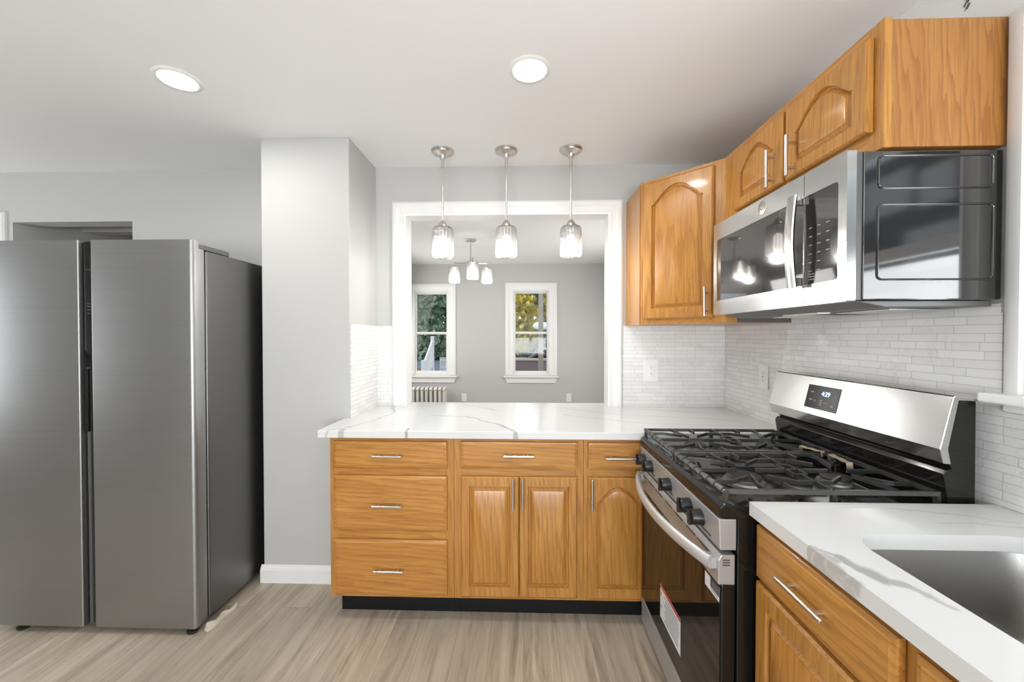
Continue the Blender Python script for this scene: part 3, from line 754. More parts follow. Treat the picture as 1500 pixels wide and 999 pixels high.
build('door_glass', B().box(0.5485, 0.553, ry0+0.010, ry1-0.008, 0.164, 0.672), M['oven_glass'], dr, bevel=0.0008)
b = B().prism([(0.541, 0.674), (0.541, 0.742), (0.549, 0.757), (0.586, 0.757), (0.586, 0.674)], 'Y', ry0+0.003, ry1-0.003)
tr_ = build('door_trim', b, M['steel_range'], dr, bevel=0.002)
slots = []
for k in range(7):          # slots along the door trim and the knob panel
    y = ry0+0.055 + k*0.098
    slots.append((0.5398, 0.5418, y, y+0.066, 0.7345, 0.7385))
    if k % 2 == 0: slots.append((0.5398, 0.5418, y+0.074, y+0.080, 0.7345, 0.7385))
    slots.append((0.5428, 0.5455, y, y+0.060, 0.7825, 0.7855))
for z in (0.728, 0.735, 0.742): slots.append((0.5525, 0.572, ry0+0.0022, ry0+0.004, z, z+0.0025))
for q_ in slots: build('vent_slot', B().box(*q_), M['black_matte'], dr)
pts = []
for k in range(25):
    t = k/24; y = ry0+0.022 + (ry1-ry0-0.044)*t; s_ = math.sin(PI*t)
    pts.append((0.529 - 0.060*s_**0.8, y, 0.727))
build('handle', B().tube(pts, 0.017, 14, sx=0.70, sy=1.15).box(0.528, 0.545, ry0+0.016, ry0+0.050, 0.712, 0.742).box(0.528, 0.545, ry1-0.050, ry1-0.016, 0.712, 0.742), M['handle_satin'], dr, smooth=45)
build('storage_drawer', B().box(0.549, 0.588, ry0+0.004, ry1-0.004, 0.045, 0.152), M['steel_range'], rg, bevel=0.003)
for y in (1.782, 1.690, 1.484, 1.304, 1.220):
    k_ = build('knob', B().lathe([(0.025, 0.004), (0.0245, -0.002), (0.022, -0.028), (0.020, -0.032), (0.0, -0.033)], (0.5425, y, 0.812), 'X', 22), M['knob'], rg, smooth=35)
    build('knob_grip', B().box(0.502, 0.516, y-0.007, y+0.007, 0.789, 0.835), M['black_gloss'], k_, bevel=0.0025)
# stickers on the oven glass
def quad(b, y0, y1, z0, z1, x): return b.box(x, x+0.0004, y0, y1, z0, z1)
st = note(build('warning_sticker', quad(B(), 1.387, 1.590, 0.243, 0.374, 0.5480), M['paper'], dr), 'white sticker with a red band')
build('sticker_band', quad(B(), 1.387, 1.590, 0.362, 0.374, 0.5476), M['red'], st)
b = B()
for k in range(9):
    z = 0.350 - k*0.0112; quad(b, 1.395 + 0.02*random.random(), 1.545 - 0.02*random.random(), z-0.0024, z+0.0024, 0.5476)
build('sticker_lines', b, M['grey_ink'], st)
b = B().prism([(1.573, 0.336), (1.585, 0.336), (1.579, 0.348)], 'X', 0.5475, 0.5479); b.prism([(1.573, 0.286), (1.585, 0.286), (1.579, 0.298)], 'X', 0.5475, 0.5479)
build('sticker_symbols', b, M['ink'], st)
st2 = note(build('feature_sticker', quad(B(), 1.117, 1.203, 0.618, 0.658, 0.5480), M['paper'], dr), 'small white sticker with a black block')
build('sticker_block', quad(B(), 1.117, 1.168, 0.632, 0.658, 0.5476), M['ink'], st2)
b = B()
for z in (0.651, 0.645, 0.639): quad(b, 1.124, 1.158, z-0.0012, z+0.0012, 0.5472)
for z in (0.628, 0.6235): quad(b, 1.124, 1.165, z-0.0008, z+0.0008, 0.5476)
build('sticker_lines', b, M['grey_ink'], st2)
# backguard
gy0, gy1 = ry0, ry1+0.004
b = B().prism([(1.165, 0.893), (1.150, 0.985), (1.158, 0.998), (1.172, 1.000), (1.160, 1.022), (1.152, 1.058), (1.178, 1.190), (1.234, 1.188), (1.236, 0.862), (1.165, 0.862)], 'Y', gy0+0.010, gy1-0.010)
bg = build('backguard', b, M['black_gloss'], rg, bevel=0.002)
b = B().prism([(1.139, 1.018), (1.129, 1.058), (1.163, 1.200), (1.168, 1.204), (1.234, 1.194), (1.234, 1.188), (1.178, 1.190), (1.152, 1.058), (1.160, 1.016)], 'Y', gy0, gy1)
bp = build('backguard_panel', b, M['steel_z'], bg, bevel=0.002)
A_, B2 = Vector((1.129, 0, 1.058)), Vector((1.163, 0, 1.200)); Vp = (B2-A_).normalized(); Dp = Vector((-Vp.z, 0, Vp.x))
def on_panel(y, v, d=0.0): p = A_ + Vp*v + Dp*d; return Vector((p.x, y, p.z))
def panel_rect(b, y0, y1, v0, v1, d0, d1):
    return b.rings([[on_panel(y0, v0, d), on_panel(y1, v0, d), on_panel(y1, v1, d), on_panel(y0, v1, d)] for d in (d0, d1)])
dsp = build('display', panel_rect(B(), 1.470, 1.632, 0.024, 0.116, -0.001, 0.0015), M['display'], bp)
text_mesh('clock_digits', '4:29', 0.024, on_panel(1.535, 0.086, 0.0017), (0, -1, 0), Vp, Dp, M['led'], dsp)
text_mesh('button_print', '^', 0.020, on_panel(1.488, 0.080, 0.0017), (0, -1, 0), Vp, Dp, M['icon'], dsp)
b = B()
for y, v, w_ in ((1.605, 0.088, 0.016), (1.605, 0.058, 0.016), (1.583, 0.056, 0.006), (1.495, 0.046, 0.012)):
    panel_rect(b, y-w_/2, y+w_/2, v-0.002, v+0.002, 0.0015, 0.0018)
for v in (0.060, 0.052, 0.044): panel_rect(b, 1.545, 1.557, v-0.0015, v+0.0015, 0.0015, 0.0018)
build('button_marks', b, M['icon'], dsp)
build('button_marks', panel_rect(B(), 1.518, 1.538, 0.052, 0.055, 0.0015, 0.0018), M['led_red'], dsp)
# burners
def burner(x, y, r, cap='round'):
    bb = B()
    if cap == 'round':
        bb.lathe([(r*1.25, 0.0), (r*1.2, 0.006), (r*0.95, 0.010), (r*0.95, 0.014), (0, 0.014)], (x, y, 0.8935), 'Z', 28)
        o = build('burner', bb, M['burner'], cook, smooth=35)
        build('burner_cap', B().lathe([(r, 0.0), (r*1.02, 0.004), (r*0.95, 0.008), (0, 0.009)], (x, y, 0.908), 'Z', 28), M['black_matte'], o, smooth=35)
    else:
        def ov(s, z): return [(px, py, z) for px, py in rrect(x-0.10*s, x+0.10*s, y-0.032*s, y+0.032*s, 0.031*s, 6)]
        o = build('burner', B().rings([ov(1.12, 0.8935), ov(1.1, 0.899), ov(0.95, 0.905), ov(0.95, 0.908)]), M['dark_grey'], cook, smooth=35)
        build('burner_cap', B().rings([ov(1.0, 0.908), ov(1.02, 0.912), ov(0.95, 0.916)]), M['black_matte'], o, smooth=35)
for x, y, r in ((0.715, 1.665, 0.042), (0.715, 1.300, 0.050), (1.005, 1.665, 0.036), (1.005, 1.300, 0.042)): burner(x, y, r)
burner(0.860, 1.4805, 0.04, 'oval')
# cast-iron grates
def grate(y0, y1, inner):
    """inner = +1 when the burner pair's shared middle edge is at y1, else at y0"""
    z = 0.938; x0, x1 = 0.560, 1.146; ym = (y0+y1)/2; b = B(); w_, h_ = 0.0080, 0.012
    b.bar([(x0+0.006, y0+0.006, z), (x1-0.006, y0+0.006, z)], 0.012, h_); b.bar([(x0+0.006, y1-0.006, z), (x1-0.006, y1-0.006, z)], 0.012, h_)
    b.bar([(x1-0.006, y0+0.002, z), (x1-0.006, y1-0.002, z)], 0.011, h_)
    b.tube([(x0+0.004, y0, z-0.008), (x0+0.004, y1, z-0.008)], 0.0085, 10)
    for k in range(8):
        y = y0 + (y1-y0)*(k+0.5)/8
        b.tube([(x0+0.004, y-0.010, z-0.008), (x0+0.004, y+0.010, z-0.008)], 0.0105, 10)
    for y in (y0+0.008, y1-0.008):
        for x in (x0+0.004, 0.86, x1-0.006): b.box(x-0.006, x+0.006, y-0.006, y+0.006, 0.8935, z-0.006)
    b.bar([(0.860, y0+0.006, z), (0.860, ym-0.045, z)], w_, h_); b.bar([(0.860, ym+0.045, z), (0.860, y1-0.006, z)], w_, h_)
    for cx in (0.715, 1.005):
        s_ = 1 if cx < 0.86 else -1
        xo = x0+0.004 if s_ > 0 else x1-0.006
        for dy in (-0.105, 0.0, 0.105):       # fingers from the outer rail, bending towards the burner
            b.bar([(xo, ym+dy, z), (xo+s_*0.055, ym+dy, z), (cx-s_*0.030, ym+dy*0.62, z)], w_, h_)
        for dy in (-0.105, 0.105):                       # fingers from the middle
            b.bar([(0.860, ym+dy, z), (0.860-s_*0.050, ym+dy, z), (cx+s_*0.035, ym+dy*0.55, z)], w_, h_)
            e = y1-0.006 if dy > 0 else y0+0.006
            b.bar([(cx-s_*0.035, e, z), (cx-s_*0.035, ym+dy*1.25, z), (cx-s_*0.010, ym+dy*0.42, z)], w_, h_)
            b.bar([(cx+s_*0.045, e, z), (cx+s_*0.045, ym+dy*1.15, z)], w_, h_)
        b.bar([(0.860, ym, z), (cx+s_*0.032, ym, z)], w_, h_)
    b.bar([(0.842, ym-0.045, z), (0.860, ym-0.045, z), (0.878, ym-0.045, z)], w_, h_); b.bar([(0.842, ym+0.045, z), (0.878, ym+0.045, z)], w_, h_)
    b.bar([(0.842, ym-0.045, z), (0.842, ym+0.045, z)], w_, h_); b.bar([(0.878, ym-0.045, z), (0.878, ym+0.045, z)], w_, h_)
    return b
g1 = build('stove_grate', grate(1.485, 1.845, -1), M['iron'], loc=(0.853, 1.665, 0.8935), smooth=35)
tag(g1, 'black cast-iron stove grate on the half of the cooktop next to the back counter', 'grate', 'cast-iron grates on the range')
g2 = build('stove_grate', grate(1.112, 1.476, 1), M['iron'], loc=(0.853, 1.294, 0.8935), smooth=35)
tag(g2, 'black cast-iron stove grate on the half of the cooktop next to the sink counter', 'grate', 'cast-iron grates on the range')
# tan packing ties wound around the grates
def tie(x, y, ang, L, label):
    c_, s_ = math.cos(ang), math.sin(ang); b = B(); rs = []
    prof = [(-L/2, 0.9265), (-L/2+0.004, 0.9445), (-L/4, 0.9415), (0, 0.9435), (L/4, 0.9415), (L/2-0.004, 0.9445), (L/2, 0.9265)]
    for t, z in prof:
        p = Vector((x + c_*t, y + s_*t, z)); e = Vector((-s_, c_, 0))*0.010; q = Vector((0, 0, 0.0016))
        rs.append([p-e, p+e, p+e+q, p-e+q])
    b.rings(rs); o = build('packing_tie', b, M['tan'], loc=(x, y, 0.9385)); tag(o, label, 'tie', 'tan ties left on the grates')
tie(1.075, 1.505, 1.9, 0.085, 'tan packing tie across the grates, the one nearer the back counter')
tie(1.085, 1.385, 1.45, 0.10, 'tan packing tie across the grates, the one nearer the sink counter')

# ================================================================== REFRIGERATOR
fr = empty('refrigerator', (-1.96, 2.1, 0)); tag(fr, 'large stainless side-by-side refrigerator standing beside the grey pillar', 'refrigerator')
fx0, fx1 = -2.435, -1.484
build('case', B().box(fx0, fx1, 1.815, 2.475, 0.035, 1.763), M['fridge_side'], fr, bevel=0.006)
def fdoor(x0, x1, rl, rr):
    yf, yb = 1.741, 1.806
    p = [(x0, yb), (x0, yf+rl)]
    for k in range(1, 5):
        a = PI/2*k/4; p.append((x0 + rl*(1-math.cos(a)), yf + rl*(1-math.sin(a))))
    for k in range(0, 4):
        a = PI/2*(1 - k/4); p.append((x1 - rr*(1-math.cos(a)), yf + rr*(1-math.sin(a))))
    p += [(x1, yf+rr), (x1, yb)]
    return build('door', B().prism(p, 'Z', 0.030, 1.799), M['steel_fridge'], fr, smooth=30)
dL = fdoor(-2.440, -2.020, 0.010, 0.006); dR = fdoor(-1.962, -1.488, 0.006, 0.016)
build('door_gasket', B().box(fx0+0.01, fx1-0.012, 1.806, 1.815, 0.03, 1.79), M['black_matte'], fr)
# centre channel between the doors
note(build('control_strip', B().prism([(-2.013, 1.299), (-1.966, 1.250), (-1.964, 1.797), (-2.013, 1.797)], 'Y', 1.758, 1.806), M['black_gloss'], fr, bevel=0.002), 'black control strip with tiny print')
b = B()
for z, x0, x1 in ((1.668, -2.003, -1.996), (1.668, -1.990, -1.980), (1.512, -1.998, -1.982), (1.500, -1.998, -1.982), (1.484, -1.998, -1.982), (1.468, -1.996, -1.984)): b.box(x0, x1, 1.7572, 1.7582, z-0.002, z+0.002)
build('strip_print', b, M['dark_grey'], fr)
for xa, xb in ((-2.013, -1.999), (-1.974, -1.964)): build('handle_channel', B().box(xa, xb, 1.765, 1.806, 0.03, 1.22), M['dark_grey'], fr)
build('handle', B().box(-2.008, -1.993, 1.752, 1.790, 0.925, 1.215), M['black_gloss'], dL, bevel=0.003)
build('handle', B().box(-1.987, -1.968, 1.752, 1.790, 0.925, 1.215), M['black_gloss'], dR, bevel=0.003)
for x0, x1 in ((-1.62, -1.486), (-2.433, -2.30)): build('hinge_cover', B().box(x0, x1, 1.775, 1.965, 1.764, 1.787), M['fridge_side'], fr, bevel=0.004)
for x in (-1.525, -2.335):
    build('foot', B().lathe([(0.0, 0), (0.021, 0), (0.024, 0.006), (0.024, 0.012), (0.012, 0.016), (0.012, 0.036)], (x, 1.766, 0.0005), 'Z', 18), M['black_matte'], fr, smooth=40)
    build('roller', B().lathe([(0.0, -0.01), (0.016, -0.01), (0.016, 0.01), (0.0, 0.01)], (x, 2.35, 0.0165), 'X', 18), M['black_matte'], fr, smooth=40)
# crumpled scrap of film by the foot
b = B(); rs = []
for k in range(9):
    t = k/8; x = -1.470 + 0.026*t + 0.006*math.sin(7*t); y = 1.772 + 0.16*t; w_ = 0.022*(1-t)**0.6 + 0.003
    rs.append([(x - w_*0.3, y, 0.001), (x + w_*0.6, y - 0.01, 0.001), (x + w_*0.35, y, 0.020*(1-0.5*t) + 0.006*math.sin(9*t)), (x, y+0.004, 0.028*(1-0.4*t) + 0.007*math.sin(13*t+1))])
b.rings(rs)
tag(build('packing_film_scrap', b, M['film'], loc=(-1.48, 1.84, 0), smooth=60), 'crumpled scrap of tan packing film on the floor at the refrigerator corner', 'scrap')

# ================================================================== LAMPS
def pendant(x, y, label):
    r = empty('pendant_lamp', (x, y, 1.82)); tag(r, label, 'pendant lamp', 'glass pendant lamps over the counter')
    cn = build('canopy', B().lathe([(0.066, 0), (0.066, -0.006), (0.062, -0.012), (0.060, -0.012), (0.058, -0.016), (0.030, -0.026), (0.022, -0.030), (0.018, -0.044), (0.010, -0.050), (0.0, -0.050)], (x, y, ZC-0.0005), 'Z', 32), M['nickel'], r, smooth=30)
    for s_ in (-1, 1): build('screw', B().lathe([(0.006, 0), (0.005, -0.005), (0, -0.006)], (x + s_*0.045, y-0.012, ZC-0.019), 'Z', 10), M['nickel'], cn, smooth=40)
    build('rod', B().tube([(x, y, 2.398), (x, y, 2.035)], 0.0055, 12).lathe([(0.0085, 2.345), (0.0085, 2.395)], (x, y, 0), 'Z', 12), M['nickel'], r, smooth=40)
    build('socket', B().lathe([(0.006, 2.040), (0.014, 2.034), (0.026, 2.018), (0.030, 2.006), (0.030, 2.000), (0.016, 1.998), (0.016, 1.950), (0.0, 1.950)], (x, y, 0), 'Z', 20), M['nickel'], r, smooth=35)
    def flute(rad, z):
        n = 112; out = []
        for i in range(n):
            a = 2*PI*i/n; k = 1 + 0.075*(abs(math.sin(8*a))**0.7 - 0.6); out.append((x + rad*k*math.cos(a), y + rad*k*math.sin(a), z))
        return out
    rings_ = [flute(0.030, 2.002), flute(0.050, 1.999), flute(0.058, 1.990), flute(0.061, 1.972), flute(0.062, 1.850), flute(0.060, 1.832), flute(0.053, 1.823), flute(0.046, 1.822), flute(0.050, 1.832), flute(0.052, 1.85), flute(0.052, 1.975), flute(0.046, 1.990), flute(0.028, 1.996)]
    build('lamp_shade', B().rings(rings_, False, False), M['shade'], r, smooth=60)
    build('bulb', B().lathe([(0.0, 1.845), (0.020, 1.852), (0.031, 1.875), (0.030, 1.910), (0.020, 1.940), (0.012, 1.9495)], (x, y, 0), 'Z', 16), M['bulb'], r, smooth=60)
    ld = bpy.data.lights.new('bulb_light', 'POINT'); ld.energy = 5.2; ld.shadow_soft_size = 0.03; ld.color = (1.0, 0.97, 0.93)
    lo = bpy.data.objects.new('bulb_light', ld); COL.objects.link(lo); lo.parent = r; lo.location = (0, 0, -0.01)
    return r
pl = pendant(-0.473, 2.315, 'ribbed glass pendant lamp hanging closest to the grey pillar')
for x, lab in ((-0.101, 'ribbed glass pendant lamp hanging in the middle of the row of three'), (0.274, 'ribbed glass pendant lamp hanging closest to the corner wall cabinet')):
    c = copy_tree(pl); c.location.x = x; c['label'] = lab

def downlight(x, y, label, seen=True):
    r = empty('recessed_light', (x, y, ZC)); tag(r, label, 'ceiling light', 'recessed ceiling lights')
    build('trim_ring', B().lathe([(0.066, -0.003), (0.070, -0.007), (0.080, -0.006), (0.087, -0.0005)], (x, y, ZC), 'Z', 40), M['white_plastic'], r, smooth=50)
    build('diffuser', B().lathe([(0.0, -0.0035), (0.067, -0.0035)], (x, y, ZC), 'Z', 40), M['lamp'], r)
    ld = bpy.data.lights.new('downlight', 'AREA'); ld.shape = 'DISK'; ld.size = 0.13; ld.energy = 6.0; ld.color = (1.0, 0.98, 0.95)
    lo = bpy.data.objects.new('downlight', ld); COL.objects.link(lo); lo.parent = r; lo.location = (0, 0, -0.012)
    return r
downlight(-1.455, 1.640, 'round recessed ceiling light above the refrigerator')
downlight(0.024, 1.622, 'round recessed ceiling light in front of the pendant lamps')

# dining room chandelier with three glass shades
cxh, cyh = -0.595, 4.45
ch = empty('chandelier', (cxh, cyh, 1.97)); tag(ch, 'small nickel chandelier with three glass shades in the dining room', 'chandelier')
build('canopy', B().lathe([(0.064, 0), (0.064, -0.010), (0.050, -0.022), (0.014, -0.030), (0, -0.031)], (cxh, cyh, ZC-0.0005), 'Z', 28), M['nickel'], ch, smooth=30)
build('rod', B().tube([(cxh, cyh, 2.416), (cxh, cyh, 2.20)], 0.008, 10), M['nickel'], ch, smooth=40)
build('hub', B().lathe([(0, 2.225), (0.016, 2.222), (0.026, 2.205), (0.026, 2.185), (0.012, 2.170), (0, 2.165)], (cxh, cyh, 0), 'Z', 20), M['nickel'], ch, smooth=40)
for deg in (158, 283, 38):
    a = math.radians(deg); R = 0.215; ex, ey = cxh + R*math.cos(a), cyh + R*math.sin(a)
    arm = build('arm', B().tube([(cxh, cyh, 2.195), (cxh + R*0.5*math.cos(a), cyh + R*0.5*math.sin(a), 2.190), (ex, ey, 2.200), (ex, ey, 2.160)], 0.008, 8).lathe([(0.02, 2.165), (0.026, 2.155), (0.026, 2.145), (0.0, 2.145)], (ex, ey, 0), 'Z', 14), M['nickel'], ch, smooth=40)
    def sq(r_, z): return [(px, py, z) for px, py in rrect(ex-r_, ex+r_, ey-r_, ey+r_, r_*0.72, 5)]
    build('lamp_shade', B().rings([sq(0.03, 2.158), sq(0.058, 2.154), sq(0.062, 2.14), sq(0.062, 1.975), sq(0.056, 1.975), sq(0.056, 2.138), sq(0.03, 2.150)], False, False), M['shade'], arm, smooth=50)
    build('bulb', B().lathe([(0.0, 2.02), (0.020, 2.03), (0.028, 2.055), (0.024, 2.09), (0.014, 2.13), (0.013, 2.1449)], (ex, ey, 0), 'Z', 14), M['bulb'], arm, smooth=60)
    ld = bpy.data.lights.new('bulb_light', 'POINT'); ld.energy = 3.0; ld.shadow_soft_size = 0.04; ld.color = (1.0, 0.96, 0.91)
    lo = bpy.data.objects.new('bulb_light', ld); COL.objects.link(lo); lo.parent = ch; lo.location = (ex-cxh, ey-cyh, 0.02)

# ================================================================== OUTLETS
def outlet(c, U, D, label, w=0.074, h=0.118, gf=False):
    """wall plate centred at c on the wall surface; U across, D outwards"""
    c, U, D = Vector(c), Vector(U), Vector(D); V = Vector((0, 0, 1))
    def bx(b, u0, u1, v0, v1, d0, d1):
        return b.rings([[c + U*p + V*q + D*dp for p, q in ((u0, v0), (u1, v0), (u1, v1), (u0, v1))] for dp in (d0, d1)])
    r = empty('wall_outlet', tuple(c)); tag(r, label, 'outlet', 'white wall outlets')
    build('cover_plate', bx(B(), -w/2, w/2, -h/2, h/2, 0.0003, 0.006), M['white_plastic'], r, bevel=0.002)
    build('receptacle', bx(B(), -0.017, 0.017, -0.034, 0.034, 0.006, 0.008), M['white_plastic'], r, bevel=0.001)
    b = B()
    for s_ in (-1, 1):
        v = s_*0.0185
        bx(b, -0.0075, -0.0055, v-0.001, v+0.007, 0.0078, 0.0083); bx(b, 0.0055, 0.0075, v, v+0.006, 0.0078, 0.0083); bx(b, -0.002, 0.002, v-0.008, v-0.004, 0.0078, 0.0083)
    if gf: bx(b, -0.006, 0.006, -0.0025, 0.0015, 0.0078, 0.0083)
    build('slots', b, M['ink'], r)
outlet((0.806, YB-0.009, 1.145), (1, 0, 0), (0, -1, 0), 'white duplex outlet on the marble tile under the corner wall cabinet', 0.090, 0.138)
outlet((XW-0.009, 2.118, 1.150), (0, -1, 0), (-1, 0, 0), 'white outlet with reset button on the tile beside the range backguard', 0.080, 0.125, True)
outlet((-0.90, YD, 0.43), (1, 0, 0), (0, -1, 0), 'white outlet on the far dining room wall beside the radiator')
outlet((0.68, YD, 0.435), (1, 0, 0), (0, -1, 0), 'white outlet on the far dining room wall past the second window')

# ================================================================== RADIATOR
rd = empty('radiator', (-1.5, 5.80, 0)); tag(rd, 'cream cast-iron column radiator below the dining room window', 'radiator')
for k in range(11):
    x = -1.815 + k*0.0655; b = B()
    for y in (5.74, 5.80, 5.86):
        b.tube([(x, y, 0.09), (x, y, 0.14), (x, y, 0.54), (x, y, 0.585)], [0.012, 0.019, 0.019, 0.012], 10)
    b.tube([(x, 5.725, 0.565), (x, 5.75, 0.590), (x, 5.80, 0.596), (x, 5.85, 0.590), (x, 5.875, 0.565)], 0.021, 10, sx=1.15)
    b.tube([(x, 5.725, 0.115), (x, 5.80, 0.10), (x, 5.875, 0.115)], 0.021, 10)
    if k in (0, 10): b.box(x-0.012, x+0.012, 5.73, 5.75, 0.0, 0.11); b.box(x-0.012, x+0.012, 5.85, 5.87, 0.0, 0.11)
    if k < 10: b.tube([(x, 5.80, 0.12), (x+0.066, 5.80, 0.12)], 0.016, 8); b.tube([(x, 5.80, 0.55), (x+0.066, 5.80, 0.55)], 0.016, 8)
    build('section', b, M['radiator'], rd, smooth=50)

# ================================================================== OUTDOORS
GZ = -0.75
asph = mat('asphalt', (0.15, 0.19, 0.26), 0.9); t = NT(asph); n_ = t.noise(t.pos(), 3, 4); t.link(t.ramp(n_.outputs['Fac'], [(0.3, (0.10, 0.135, 0.19)), (0.7, (0.15, 0.19, 0.25))]), t.b.inputs['Base Color'])
struct(build('floor_street', B().box(-40, 40, -30, 60, GZ-0.1, GZ), asph))
def leaf_mat(name, a, c):
    m = mat(name, a, 0.6); t = NT(m); n1 = t.noise(t.pos(), 2.2, 5, 0.7)
    t.link(t.ramp(n1.outputs['Fac'], [(0.35, a), (0.65, c)]), t.b.inputs['Base Color']); return m
LG = leaf_mat('green_leaves', (0.12, 0.20, 0.13), (0.46, 0.60, 0.42)); LY = leaf_mat('yellow_leaves', (0.40, 0.34, 0.05), (0.95, 0.80, 0.25))
BK = mat('bark', (0.12, 0.09, 0.06), 0.9); CREAM = mat('cream_siding', (0.50, 0.43, 0.35), 0.7)
BRICK = mat('red_brick', (0.20, 0.15, 0.145), 0.85)
def tree(x, y, h, r, m, label, nb=7, nl=900, lw=0.16):
    o = empty('tree', (x, y, GZ)); tag(o, label, 'tree', 'trees beyond the dining room windows')
    b = B().tube([(x, y, GZ), (x+0.1, y, GZ+h*0.35), (x, y, GZ+h*0.75)], [0.22, 0.17, 0.06], 8)
    for k in range(nb):
        a = k*2.4; b.tube([(x, y, GZ+h*(0.3+0.05*k)), (x + r*0.7*math.cos(a), y + r*0.7*math.sin(a), GZ+h*(0.5+0.05*k))], [0.07, 0.02], 6)
    build('trunk', b, BK, o, smooth=50)
    b = B(); rg_ = random.Random(int(x*10)+int(y))
    for k in range(nl):
        u_, v_ = rg_.uniform(-1, 1), rg_.uniform(0, 2*PI); q = rg_.random()**0.4; s_ = math.sqrt(1-u_*u_)
        p = Vector((x + r*q*s_*math.cos(v_), y + r*q*s_*math.sin(v_), GZ + h*0.56 + h*0.44*q*u_))
        e1 = Vector((rg_.uniform(-1, 1), rg_.uniform(-1, 1), rg_.uniform(-1, 1))).normalized(); e2 = e1.cross(Vector((0.3, 0.5, 0.8))).normalized(); w_ = lw*rg_.uniform(0.6, 1.4)
        b.add([p - e1*w_, p + e2*w_*0.6, p + e1*w_, p - e2*w_*0.6], [(0, 1, 2, 3)])
    build('leaves', b, m, o)
tree(-9.4, 38, 10.0, 3.0, LG, 'tall dense green tree seen through the window above the radiator', nl=5200, lw=0.30)
tree(-3.2, 40, 9.6, 2.9, LG, 'green tree at the edge of the window above the radiator', nl=3000, lw=0.30)
tree(-4.25, 27, 3.4, 0.7, LY, 'slim yellow-leaved tree seen through the window above the radiator', nl=300)
tree(-0.6, 29, 5.6, 1.9, LY, 'broad yellow tree seen through the window away from the radiator', nl=2600, lw=0.22)
tree(3.4, 30, 7.4, 1.9, LY, 'tall golden tree behind the porch post', nl=2600, lw=0.22)
tree(3.4, 42, 10.0, 3.2, LG, 'green tree rising behind the yellow tree', nl=3600, lw=0.32)
hg = empty('hedge', (-1, 34, GZ)); tag(hg, 'long dark green hedge behind the white picket fence', 'hedge')
b = B(); rh = random.Random(3)
for k in range(5200):
    p = Vector((rh.uniform(-11, 8), 33.5 + rh.random(), GZ + 2.9*rh.random()**0.8)); e1 = Vector((rh.uniform(-1, 1), rh.uniform(-1, 1), rh.uniform(-1, 1))).normalized(); e2 = e1.cross(Vector((0.3, 0.5, 0.8))).normalized()
    b.add([p - e1*0.26, p + e2*0.17, p + e1*0.26, p - e2*0.17], [(0, 1, 2, 3)])
build('leaves', b, LG, hg)
build('stems', B().box(-11, 8, 34.0, 34.3, GZ, GZ+2.4), BK, hg)
gw = empty('backdrop', (4.2, -0.5, GZ)); tag(gw, 'dark sided garage added unseen outside the sink window, its white boards there for reflections', 'backdrop')  # unseen, added for the reflection in the microwave's side
build('dark_board', B().box(4.2, 4.5, -6.0, 7.0, GZ, 3.4), mat('dark_backdrop', (0.05, 0.053, 0.058), 0.7), gw)
for ya, yb, za, zb in ((-3.3, -2.95, 1.6, 3.3), (-2.85, -2.25, 2.75, 3.2), (-2.15, -1.8, 2.7, 3.1), (-2.3, -1.75, 2.05, 2.5), (-2.9, -2.35, 1.6, 1.85), (-2.3, -1.8, 1.6, 1.9)):
    build('reflection_patch', B().box(4.17, 4.2, ya, yb, za, zb), M['vinyl'], gw)  # white patches placed to show as light areas in that reflection
hs = empty('neighbour_house', (-9.2, 19, GZ)); tag(hs, 'white house with a gabled roof beyond the window above the radiator', 'house')
build('walls', B().box(-9.5, -5.25, 16, 19, GZ, 1.75), mat('pale_siding', (0.42, 0.43, 0.44), 0.7), hs)
build('roof', B().prism([(-9.7, 1.75), (-5.2, 1.75), (-7.4, 3.0)], 'Y', 15.8, 19.2), mat('grey_shingles', (0.25, 0.25, 0.26), 0.8), hs)
stp = empty('porch_steps', (-3.9, 14, GZ)); tag(stp, 'brown porch steps with a white railing beyond the window above the radiator', 'steps')
b = B()
for k in range(5): b.box(-4.5, -3.62, 15.4-0.28*k-0.28, 15.4-0.28*k, GZ, GZ + 0.9 - 0.18*k)
build('treads', b, mat('brown_steps', (0.30, 0.22, 0.17), 0.8), stp)
b = B(); b.tube([(-3.57, 15.4, GZ+1.95), (-3.57, 14.0, GZ+1.10)], 0.035, 8)
for k in range(9): q = k/8; b.tube([(-3.57, 15.4-1.4*q, GZ+0.9-0.9*q*0.9), (-3.57, 15.4-1.4*q, GZ+1.95-0.85*q)], 0.022, 6)
b.box(-3.63, -3.51, 15.34, 15.46, GZ, GZ+2.1); b.box(-3.63, -3.51, 13.9, 14.02, GZ, GZ+1.25)
build('railing', b, M['vinyl'], stp)
fe = empty('picket_fence', (-3.9, 26, GZ)); tag(fe, 'white picket fence along the far side of the street', 'fence')
b = B()
for k in range(60): x = -4.9 + k*0.10; b.box(x, x+0.06, 23.0, 23.03, GZ, GZ+0.85)
b.box(-4.9, 1.1, 23.03, 23.07, GZ+0.25, GZ+0.33); b.box(-4.9, 1.1, 23.03, 23.07, GZ+0.65, GZ+0.72)
build('pickets', b, M['vinyl'], fe)
pp = empty('porch_post', (0.33, 7.6, GZ)); tag(pp, 'beige porch post standing outside the dining room window', 'post')
build('shaft', B().box(0.285, 0.375, 7.55, 7.64, GZ, 3.0), CREAM, pp, bevel=0.008)
build('cap', B().box(0.265, 0.395, 7.53, 7.66, 2.25, 2.33).box(0.265, 0.395, 7.53, 7.66, GZ, GZ+0.25), CREAM, pp, bevel=0.006)
bmp = empty('porch_beam', (0.0, 7.6, 2.5)); tag(bmp, 'cream porch roof beam outside above the windows', 'beam')
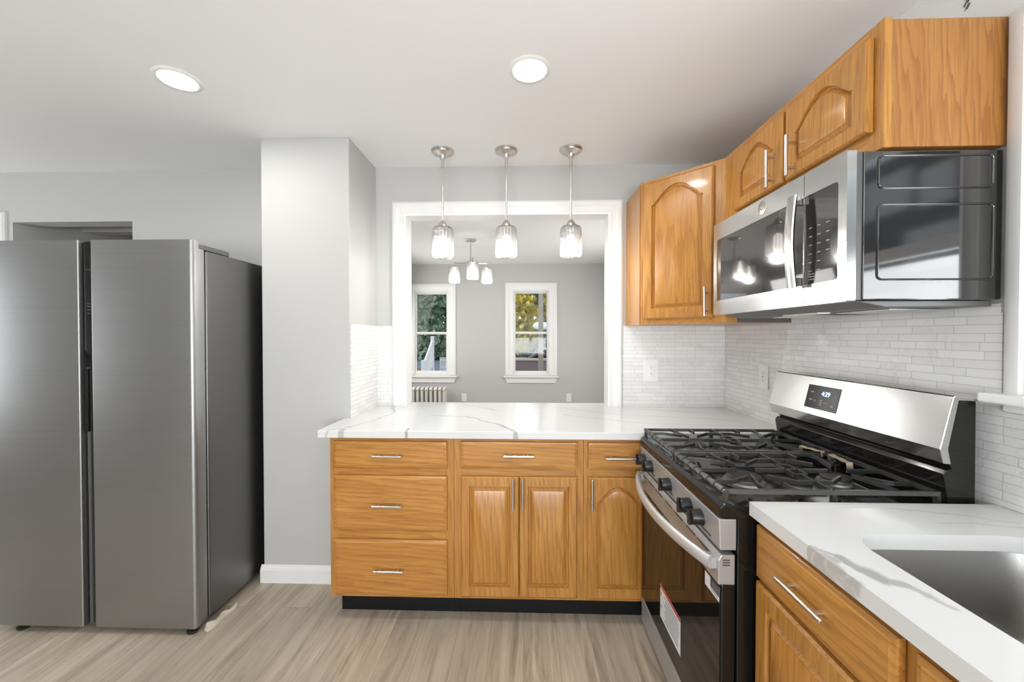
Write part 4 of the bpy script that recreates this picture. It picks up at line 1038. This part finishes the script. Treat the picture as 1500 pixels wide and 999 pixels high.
build('board', B().box(-3.2, 1.6, 7.52, 7.68, 2.36, 2.6), CREAM, bmp)
build('moulding', B().box(-3.2, 1.6, 7.50, 7.52, 2.34, 2.40), M['vinyl'], bmp)
sd = empty('satellite_dish', (0.52, 12, GZ)); tag(sd, 'white satellite dish on a thin pole outside the window', 'satellite dish')
b = B(); rs = []
for r_, d_ in ((0.0, 0.05), (0.12, 0.04), (0.2, 0.0), (0.205, -0.005)):
    rs.append([(0.52 + 1.2*r_*math.cos(k*PI/12), 11.9 - d_ + 0.25*r_*math.sin(k*PI/12), 1.66 + 0.62*r_*math.sin(k*PI/12)) for k in range(24)])
b.rings(rs); build('reflector', b, M['white_plastic'], sd, smooth=60)
build('pole', B().tube([(0.56, 12.0, GZ), (0.56, 12.0, 1.6)], 0.025, 8), M['nickel'], sd)
wl = empty('brick_wall', (0, 17, GZ)); tag(wl, 'low dusky brick wall across the street beyond the window', 'wall')
build('courses', B().box(-0.9, 1.0, 17.0, 17.25, GZ, 0.30), BRICK, wl)
build('coping', B().box(-0.95, 1.05, 16.95, 17.3, 0.30, 0.38), CREAM, wl)
car = empty('parked_car', (1.4, 20, GZ)); tag(car, 'dark parked car across the street behind the brick wall', 'car')
b = B().prism([(-0.2, GZ+0.3), (3.9, GZ+0.3), (3.9, GZ+0.85), (3.0, GZ+0.95), (2.5, GZ+1.5), (0.8, GZ+1.5), (0.2, GZ+0.95), (-0.2, GZ+0.85)], 'Y', 19.3, 21.0)
build('car_body', b, mat('dark_car_paint', (0.10, 0.09, 0.10), 0.3), car, bevel=0.06)
b = B().prism([(0.35, GZ+0.97), (2.85, GZ+0.97), (2.4, GZ+1.42), (0.9, GZ+1.42)], 'Y', 19.28, 19.30)
build('side_windows', b, M['black_glass'], car)
for x in (0.6, 3.1): build('wheel', B().lathe([(0, -0.1), (0.3, -0.1), (0.32, 0), (0.3, 0.1), (0, 0.1)], (x, 19.42, GZ+0.321), 'Y', 20), M['black_matte'], car, smooth=40)
